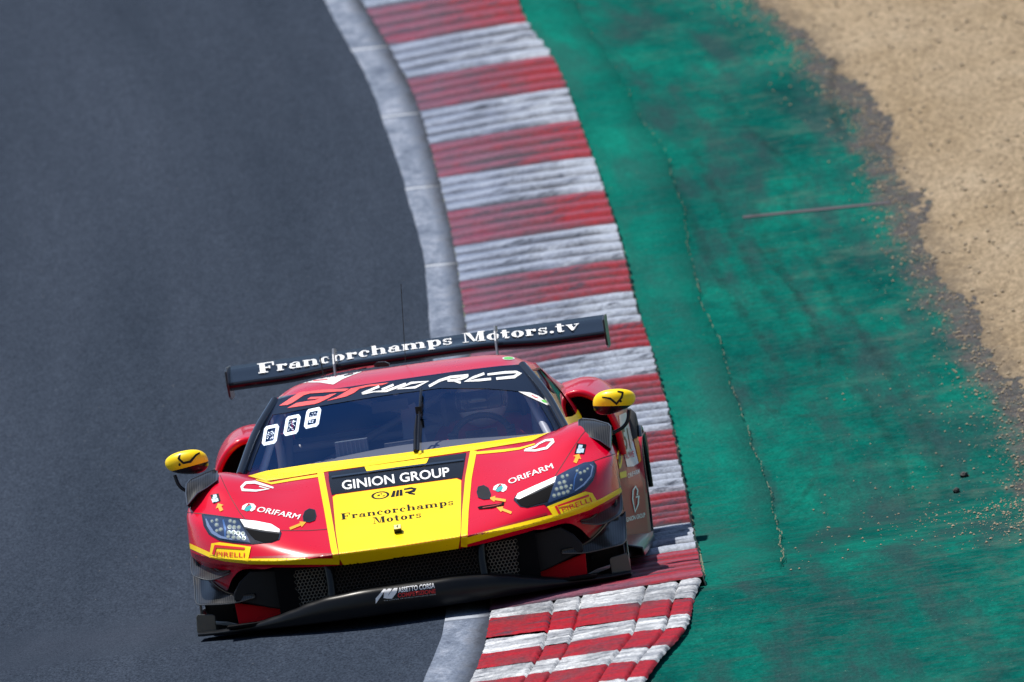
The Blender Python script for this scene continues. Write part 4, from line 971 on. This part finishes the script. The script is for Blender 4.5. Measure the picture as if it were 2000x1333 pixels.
# panel joints
JOINT = mat('panel gap', (.05, .0, .004), .6)
for pl in ([(430,929),(437,945),(452,975),(467,1000),(478,1014)], [(1152,832),(1135,852),(1115,882),(1096,912),(1082,934)], [(360,1001),(395,1004),(440,1010),(478,1016)], [(1205,886),(1180,894),(1140,908),(1082,934)], [(548,1037),(600,1037),(646,1034)]):
    decal('panel_gap', stroke(pl, 1.3), JOINT, .001)
# -- headlights
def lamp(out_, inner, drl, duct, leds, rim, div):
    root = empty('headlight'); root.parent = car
    def sub(n, p, m, l=.0048): return decal(n, p if n in ('rim_glint', 'inner_divider') else p, m, l, parent=root)
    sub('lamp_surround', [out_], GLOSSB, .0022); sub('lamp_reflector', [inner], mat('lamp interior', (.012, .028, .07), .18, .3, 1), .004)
    for i, (u, v, r) in enumerate(leds):
        sub('lamp_cell', [ell(u, v, r, r, 14)], mat('led rim', (.55, .58, .5), .2, .8), .0055); sub('lamp_bulb', [ell(u, v, r*.62, r*.62, 12)], mat('led', (.50, .50, .30), .1, 0, 1), .007)
    sub('daytime_strip', [drl], mat('daytime strip', (.9, .9, .9), .25, 0, 1, emit=((1, 1, 1), .55)), .006)
    sub('rim_glint', stroke(*rim), mat('lamp rim glint', (.62, .68, .76), .18, .7)); sub('inner_divider', stroke(*div), mat('lamp blue trim', (.06, .16, .36), .25, .3))  # first stroke paints a bright reflection along the lamp's outer edge
    sub('lamp_duct', [duct], VOIDB, .0035)
    return root
iR = [(1087,934),(1110,922),(1140,908),(1157,907),(1160,916),(1156,934),(1140,952),(1118,966),(1090,977),(1069,986)]
oR = [(1003,978),(1006,970),(1020,962),(1052,947),(1087,931),(1110,918),(1142,904),(1160,902),(1165,909),(1163,924),(1158,940),(1143,957),(1120,971),(1068,991),(1062,986),(1030,993),(1016,991)]
dR = [(1007,975),(1012,966),(1040,953),(1087,932.5),(1084,944),(1050,960),(1015,977.5)]
uR = [(1009,979),(1050,963),(1084,946),(1079,962),(1069,981),(1050,986),(1030,992),(1017,989)]
ledR = [(1082,970,4.4),(1091,967.5,4.4),(1100,965,4.4),(1108,962,4.4),(1087,957.5,4.2),(1096,955,4.4),(1105,952.5,4.4),(1093,946,4.2),(1102,943.5,4.4),(1099,933.5,4.2),(1108,931,3.4),(1113,956,3),(1115,950,3),(1133,926,3.6),(1141,923,3.6),(1134,939,3.2),(1127,922,3.2),(1147,918,3)]
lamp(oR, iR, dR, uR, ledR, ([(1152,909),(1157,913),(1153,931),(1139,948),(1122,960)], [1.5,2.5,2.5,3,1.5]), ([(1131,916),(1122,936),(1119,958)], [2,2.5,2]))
iL = [(399,1011),(425,1013),(452,1018),(466,1020),(480,1042),(490,1062),(455,1058),(430,1053),(412,1042)]
oL = [(394,1006),(400,1005),(440,1010),(480,1015),(520,1023),(545,1033),(550,1042),(546,1055),(530,1061),(515,1062),(497,1057),(494,1064),(455,1061),(428,1056),(408,1044),(398,1028)]
dL = [(469,1017),(500,1020),(530,1026),(546,1036),(546,1042),(520,1039),(490,1034),(478,1031)]
uL = [(480,1034),(510,1040),(546,1044),(543,1055),(530,1060),(515,1061),(498,1055),(489,1046)]
ledL = [(424,1027,4),(432,1036,4),(425,1038,3.6),(424,1018,3.4),(415,1020,3.2),(450,1020,4),(458,1022,4),(449,1031,4.2),(458,1032,4.2),(467,1032,4.2),(448,1042,4.2),(457,1042,4.2),(466,1043,4.2),(475,1044,4),(457,1051.5,4.2),(467,1052,4.2),(477,1053,4.2),(447,1050,4)]
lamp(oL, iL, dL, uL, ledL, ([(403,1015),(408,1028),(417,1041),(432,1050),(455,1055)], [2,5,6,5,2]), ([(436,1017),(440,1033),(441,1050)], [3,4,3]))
# clear covers
decal('headlight_cover', [iR], LENS, .012); decal('headlight_cover', [iL], LENS, .012)
# -- front fender louvres: raised carbon gills
def louvre(pts, ys):
    pp = [S(u, v, y) for (u, v), y in zip(pts, ys)]; n = len(pp); c = sum(pp, Vector())/n
    vs = pp+[p.lerp(c, .5)+Vector((0, -.012, .006)) for p in pp]+[c+Vector((0, -.016, .008))]+[p+Vector((0, .10, -.02)) for p in pp]
    fs = [(i, (i+1) % n, n+(i+1) % n, n+i) for i in range(n)]+[(n+i, n+(i+1) % n, 2*n) for i in range(n)]+[(i, 2*n+1+i, 2*n+1+(i+1) % n, (i+1) % n) for i in range(n)]
    r = mesh('fender_louvre', vs, fs, CARB, car, True, angle=rad(50))
    tube('louvre_rim', pp+[pp[0]], .0028, mat('rim sheen', (.07, .09, .13), .35, .2), car, 6)
louvre([(1131,848),(1130,821),(1137,818),(1160,820),(1188,828),(1193,833),(1192,876),(1172,861),(1150,853)], [1.0,1.16,1.17,1.12,1.03,1.0,.86,.90,.95])
louvre([(366,987),(363,965),(364,946),(372,937),(400,924),(418,918),(424,921),(424,938),(405,952),(385,964)], [.84,.90,.98,1.02,1.12,1.16,1.16,1.0,.94,.89])
# -- windscreen
decal('sun_strip', [[(545,776),(620,765),(700,754),(790,742),(900,727),(1014,713),(1030,735),(1045,757),(1054,772),(1030,768),(1000,764),(950,760),(860,759),(815,765),(760,772),(690,783),(620,795),(560,807),(527,812)]], NAVY, .0022)
decal('screen_border', stroke([(1016,716),(1052,772),(1085,822),(1094,838)], [10,16,20,24]), NAVY, .0024); decal('screen_border', stroke([(549,777),(523,822),(496,888),(485,920)], [6,7,8,8]), NAVY, .0024)
z6 = lambda L_: [(480+x/6.06, 720+y/6.06) for x, y in L_]
decal('lettering', [z6([(398,449),(545,352),(640,292),(700,281),(690,325),(640,358),(560,412),(500,440)]), z6([(640,292),(900,262),(1180,248),(1225,250),(1175,278),(1000,288),(760,305),(690,325)]), z6([(495,477),(600,418),(700,400),(820,386),(900,350),(1000,315),(1080,303),(980,360),(880,410),(820,430)]), z6([(728,374),(770,348),(920,340),(890,356),(820,372)]),
  z6([(960,391),(1080,345),(1180,288),(1240,250),(1380,225),(1330,262),(1280,300),(1190,340),(1060,372)]), z6([(1225,249),(1450,204),(1697,176),(1620,205),(1440,224),(1370,244)])], LRED, .004)
W_ = []
for pl, wd in (([(741,756.5),(707,770.8),(755,765.5),(793,751.5)], 4.6), ([(769,753.5),(746,763)], 4.4), ([(803,750),(778,761.5),(811,758.5),(835,747),(803,750)], 4.4),
  ([(838,756.5),(858,745.5),(880,738.5),(915,735)], 5), ([(913,737.5),(898,743),(874,745.5),(900,749.5)], 4.4), ([(946,731.5),(924,739.5),(910,746.5),(935,744.5),(959,742)], 4.8), ([(952,733.5),(985,729.5),(1008,728.5),(1014,731.5),(1004,738),(969,741.5)], [4,5,5,6,6,5])):
    W_ += stroke(pl, wd)
decal('lettering', W_, WHT, .0042)
# three number panels in the screen
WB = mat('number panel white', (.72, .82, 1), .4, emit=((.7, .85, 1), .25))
def seg_digit(c, eight):
    cx_, cy_ = c; T = lambda x, y: (cx_+x*15+y*-3.2, cy_+y*19-x*3.2)
    ps = stroke([T(-.60,-.84), T(.60,-.84), T(.76,-.68), T(.76,.68), T(.60,.84), T(-.60,.84), T(-.76,.68), T(-.76,-.68)], 6, True)
    if eight: ps += stroke([T(-.7, 0), T(.7, 0)], 5)
    decal('number_digit', ps, WB, .004)
    rg = random.Random(int(cx_)); dots = []
    for i in range(26):
        x, y = rg.uniform(-.42, .42), rg.uniform(-.5, .5)
        if eight and abs(y) < .2: continue
        a = T(x, y); dots.append([(a[0]-.8, a[1]+.7), (a[0]+.8, a[1]+.5), (a[0]+1, a[1]-.8), (a[0]-.7, a[1]-.7)])
    decal('number_speckle', dots, WB, .004)
seg_digit((529, 851), False); seg_digit((571, 832), False); seg_digit((611, 818), True)
decal('corner_sticker', [[(1012,766),(1035,768),(1052,775),(1066,785),(1069,793),(1050,784),(1030,775)]], WHT, .003); decal('corner_sticker', [[(1056,782),(1065,783),(1068,789),(1060,787)]], GRN, .0034)
decal('sticker_mark', stroke([(1038,773),(1044,777),(1050,779)], 1.6), REDV, .0036)
# -- roof
decal('roof_number_panel', [[(583,752),(600,743),(650,728),(700,718),(745,711),(752,712),(722,722),(690,733),(668,742),(651,752),(625,748),(600,748)]], WHT, .0015)
decal('roof_marks', stroke([(655,731),(690,724),(716,718)], 2)+stroke([(672,735),(690,731)], 2), BLKV, .003); decal('roof_marks', stroke([(612,745),(640,742)], 1.5), LRED, .003)
decal('roof_disc', [ell(993, 701, 12, 3.4, 20)], WHT, .002); decal('roof_disc', [ell(993, 701, 9.5, 2.5, 18)], GRN, .003)
# -- wing lettering, sagging with the blade
slab('lettering', 'Francorchamps Motors.tv', (505,732), (1133,646), 19, WHT, .003, track=.05, curve=lambda t: -6*math.sin(math.pi*t)**2-1)
# -- splitter logo
z4 = lambda L_: [(560+x/4.545, 980+y/4.545) for x, y in L_]
decal('logo_mark', [z4([(790,905),(790,860),(862,778),(880,778),(876,830),(862,838),(866,800),(800,895)]), z4([(858,855),(880,790),(905,775),(935,775),(905,825),(890,862),(868,858)]), z4([(885,862),(925,800),(955,770),(985,768),(975,810),(935,862)])], WHT, .002)
text('lettering', 'ASSETTO CORSA', z4([(990,808)])[0], z4([(1315,765)])[0], 9.5, WHT, .002, italic=.1, bold=.03)
text('lettering', 'COMPETIZIONE', z4([(985,852)])[0], z4([(1322,812)])[0], 8.2, mat('logo red', (.55, .01, .01), .5), .002, italic=.1, bold=.03)
text('lettering', 'THE OFFICIAL GT WORLD CHALLENGE GAME', z4([(862,886)])[0], z4([(1325,828)])[0], 2.2, mat('logo grey', (.35, .35, .35), .5), .002)
# -- mirror marks
decal('mirror_mark', stroke([(1176,776),(1192,779),(1204,789),(1214,777),(1216,767),(1206,765)], [2,4,4,4,3,3]), BLKV, .0015); decal('mirror_mark', [ell(1212, 784, 2.4, 2.4)], BLKV, .0018)
decal('mirror_mark', stroke([(390,885),(383,889),(372,902),(358,905),(349,896),(352,886)], [3,4,5,4,4,3]), BLKV, .0015); decal('mirror_mark', [ell(351, 908, 2.4, 2.8)], BLKV, .0018)
# -- flank: number panel, names, badge
decal('door_number_panel', [[(1208,812),(1222,806),(1232,850),(1247,905),(1236,912),(1224,913),(1214,870)]], WHT, .003)
text('lettering', '51', (1219,878), (1231,876), 42, BLKV, .004, updir=(-.18, -1), bold=.02)
text('lettering', 'ROWE', (1221,898), (1238,893), 12, REDV, .004, updir=(-.15, -1), bold=.02)
text('lettering', 'ORIFARM', (1225,935), (1248,925), 9, WHT, .004, updir=(-.1, -1), bold=.02)
text('lettering', 'GINION GROUP', (1222,1020), (1259,1010), 9, WHT, .004, updir=(-.1, -1), bold=.02)
decal('logo_mark', stroke([(1243,968),(1244,958),(1240,951),(1235,958),(1234,975),(1239,1000),(1245,985),(1246,970),(1240,972)], 2.6), WHT, .004)
decal('yellow_stripe', [[(1207,924),(1222,920),(1223,932),(1209,936)]], YEL, .003); decal('orange_flash', [[(1233,840),(1243,830),(1252,900),(1248,905)]], ORNG, .003)
decal('shield_badge', [ell(1209, 896, 5, 20, 16)], YEL, .0035); decal('shield_mark', [[(1207,885),(1211,884),(1212,895),(1209,908),(1206,898)]], BLKV, .0045)

# ---------------------------------------------------------------- wiper
wr = empty('wiper'); wr.parent = car
wp = [(818,889),(819,860),(821,820),(823,790),(824,768)]
wpp = [drop_on(u, v, l) for (u, v), l in zip(wp, (.02, .03, .035, .03, .02))]
tube('wiper_arm', wpp, .006, BLKV, wr, 8)
wq = [drop_on(u, v, l) for (u, v), l in (((812,886), .012), ((812,850), .014), ((815,818), .016))]
tube('wiper_blade', [p for p in wq], .009, BLKV, wr, 8, [.010, .009, .005])
mesh('wiper_joint', *box(tuple(drop_on(820, 815, .035)), (.03, .03, .035)), BLKV, wr, False)
# ---------------------------------------------------------------- cockpit
INT = mat('cockpit grey', (.22, .23, .25), .7, var=.4, vscale=5); CAGE = mat('cage tube', (.5, .5, .54), .45); DASH = mat('dashboard', (.10, .10, .11), .7)
cg = []
for pts, r in (([(-.60, 2.3, .30), (-.60, 2.35, .70), (-.50, 2.45, .99), (.50, 2.45, .99), (.60, 2.35, .70), (.60, 2.3, .30)], .02),
    ([(-.68, 1.72, .66), (-.56, 2.12, .94), (-.52, 2.3, .985)], .018), ([(.68, 1.72, .66), (.56, 2.12, .94), (.52, 2.3, .985)], .018),
    ([(-.62, 3.05, .35), (-.60, 3.05, .72), (-.46, 3.03, 1.0), (.46, 3.03, 1.0), (.60, 3.05, .72), (.62, 3.05, .35)], .021),
    ([(-.58, 3.06, .60), (.40, 3.04, .99)], .018), ([(.58, 3.08, .60), (-.40, 3.05, .99)], .018), ([(-.02, 2.14, .96), (-.04, 2.46, .985)], .016), ([(-.6, 3.07, .74), (.6, 3.07, .74)], .018)):
    cg.append(tube_mesh(catmull(pts, 5), r, 10))
merged('roll_cage', cg, CAGE, car)
merged('cockpit_tub', [box((0, 2.4, .20), (1.3, 1.6, .02)), box((0, 3.22, .50), (1.3, .02, .56)), box((0, 1.62, .45), (1.3, .02, .40))], INT, car, False)
G = [[Vector((x, y, z+.02*math.cos(x*4))) for x in [i/10*.66 for i in range(-10, 11)]] for y, z in ((1.45, .67), (1.62, .70), (1.74, .705), (1.80, .68), (1.82, .55))]
grid('dashboard', G, DASH, car)
G = [[Vector((.36+.17*math.cos(a)*math.sin(b_), 1.70+.12*math.cos(b_)*-1, .69+.085*math.sin(a)*math.sin(b_))) for a in [math.pi*i/16 for i in range(17)]] for b_ in [math.pi*.5*i/8+.15 for i in range(9)]]
merged('radio_box', [box((-.24, 1.80, .73), (.15, .10, .10))]+[box((-.30+.02*i, 1.745, .735), (.006, .01, .085)) for i in range(7)], mat('equipment grey', (.16, .19, .22), .5), car, False)
merged('centre_console', [box((-.02, 1.9, .66), (.14, .2, .16)), box((-.02, 1.79, .70), (.10, .01, .06))], mat('console', (.12, .12, .13), .5), car, False)
mesh('rear_view_screen', *box((-.05, 2.05, .905), (.17, .03, .05)), BLK, car, False)
plate('window_net', [(-.02, 2.2, .66), (.10, 2.2, .66), (.06, 2.2, .90), (-.01, 2.2, .88)], (0, .01, 0), mat('net grey', (.22, .23, .27), .7), car)
# steering wheel
sw = [Vector((.36+.135*math.cos(a), 1.93+.03*math.sin(a), .70+.105*math.sin(a))) for a in [2*math.pi*i/28 for i in range(29)]]
root = empty('steering_wheel'); root.parent = car
tube('wheel_rim', sw, .015, BLK, root, 8); mesh('wheel_hub', *box((.36, 1.93, .70), (.15, .03, .08)), BLK, root, False)
# racing seat with wings beside the helmet
def seat(x, m):
    r = empty('racing_seat'); r.parent = car
    merged('seat_shell', [box((x, 2.42, .34), (.46, .5, .06))], m, r)
    plate('seat_back', [(x-.24, 2.66, .34), (x+.24, 2.66, .34), (x+.26, 2.76, .66), (x+.15, 2.80, .90), (x-.15, 2.80, .90), (x-.26, 2.76, .66)], (0, .05, 0), m, r, .01)
    for s in (1, -1): plate('seat_wing', [(x+s*.15, 2.76, .74), (x+s*.17, 2.52, .76), (x+s*.17, 2.52, .90), (x+s*.15, 2.78, .91)], (s*.03, 0, 0), m, r, .008)
seat(.36, mat('seat shell', (.05, .05, .055), .5))
# ---------------------------------------------------------------- driver
def skin_body(name, joints, bones, m, parent):
    me = bpy.data.meshes.new(name); me.from_pydata([j[0] for j in joints], bones, []); me.update()
    o = bpy.data.objects.new(name, me); COL.objects.link(o); me.materials.append(m)
    mo = o.modifiers.new('skin', 'SKIN')
    for i, j in enumerate(joints):
        sv = me.skin_vertices[0].data[i]; sv.radius = j[1] if isinstance(j[1], tuple) else (j[1], j[1])
    me.skin_vertices[0].data[0].use_root = True
    sb_ = o.modifiers.new('subdivision', 'SUBSURF'); sb_.levels = 2; sb_.render_levels = 2
    mo.use_smooth_shade = True
    o.parent = parent; return o
SUIT = mat('race suit', (.5, .03, .04), .8, var=.2); HEL = mat('helmet shell', (.8, .83, .85), .25, 0, .6); VIS = mat('visor', (.01, .01, .015), .05, 0, 1); GLOV = mat('glove', (.03, .03, .035), .7)
X = .36
person = empty('person', (X, 2.45, .37)); tag(person, 'helmeted driver in red overalls seated behind the windscreen, hands on the steering wheel', 'person')
def L_(p): return (p[0]-X, p[1]-2.45, p[2]-.37)
J = [((X, 2.52, .42), (.15, .11)), ((X, 2.58, .56), (.15, .11)), ((X, 2.60, .68), (.17, .10)), ((X, 2.57, .77), (.06, .06)), ((X, 2.48, .82), (.055, .055)),
     ((X+.19, 2.56, .71), .062), ((X+.25, 2.32, .60), .045), ((X+.14, 2.02, .70), .030), ((X-.19, 2.56, .71), .062), ((X-.25, 2.32, .60), .045), ((X-.14, 2.02, .70), .030),
     ((X+.10, 2.42, .42), .085), ((X+.13, 2.02, .50), .065), ((X+.10, 1.66, .34), .05), ((X-.10, 2.42, .42), .085), ((X-.13, 2.02, .50), .065), ((X-.10, 1.66, .34), .05), ((X+.10, 1.56, .36), .035), ((X-.10, 1.56, .36), .035)]
skin_body('overalls', [(L_(p), r) for p, r in J], [(0,1),(1,2),(2,3),(3,4),(2,5),(5,6),(6,7),(2,8),(8,9),(9,10),(0,11),(11,12),(12,13),(0,14),(14,15),(15,16),(13,17),(16,18)], SUIT, person)
for s in (1, -1):                                # gloved hands closed round the rim
    hx, hy, hz = X+s*.137, 1.955, .705; jj = [((hx, hy+.045, hz), .022), ((hx, hy+.01, hz+.002), .026)]; bo = [(0, 1)]
    for k in range(4):
        zz = hz+.030-.018*k; ln = (.9, 1, .95, .8)[k]; a = len(jj)
        jj += [((hx+s*.006, hy-.015, zz), .0105), ((hx+s*.016, hy-.042*ln, zz), .0095), ((hx-s*.006, hy-.052*ln, zz-.002), .0085), ((hx-s*.022, hy-.035*ln, zz-.003), .008)]
        bo += [(1, a), (a, a+1), (a+1, a+2), (a+2, a+3)]
    a = len(jj); jj += [((hx-s*.018, hy+.002, hz+.03), .011), ((hx-s*.026, hy-.026, hz+.045), .009)]; bo += [(1, a), (a, a+1)]
    skin_body('glove', [(L_(p), r) for p, r in jj], bo, GLOV, person)
b = bmesh.new(); bmesh.ops.create_uvsphere(b, u_segments=36, v_segments=24, radius=1)
for v in b.verts:
    x, y, z = v.co; v.co = Vector((x*.125, y*.15-(.02 if z < -.2 else 0)*(1 if y < 0 else 0), z*.135+(.01 if z < 0 else 0)))
me = bpy.data.meshes.new('helmet'); b.to_mesh(me); b.free()
o = link('helmet', me, [HEL, VIS], person); o.location = L_((X, 2.44, .86))
for p in me.polygons:
    if p.center.y < -.05 and -.045 < p.center.z < .045: p.material_index = 1
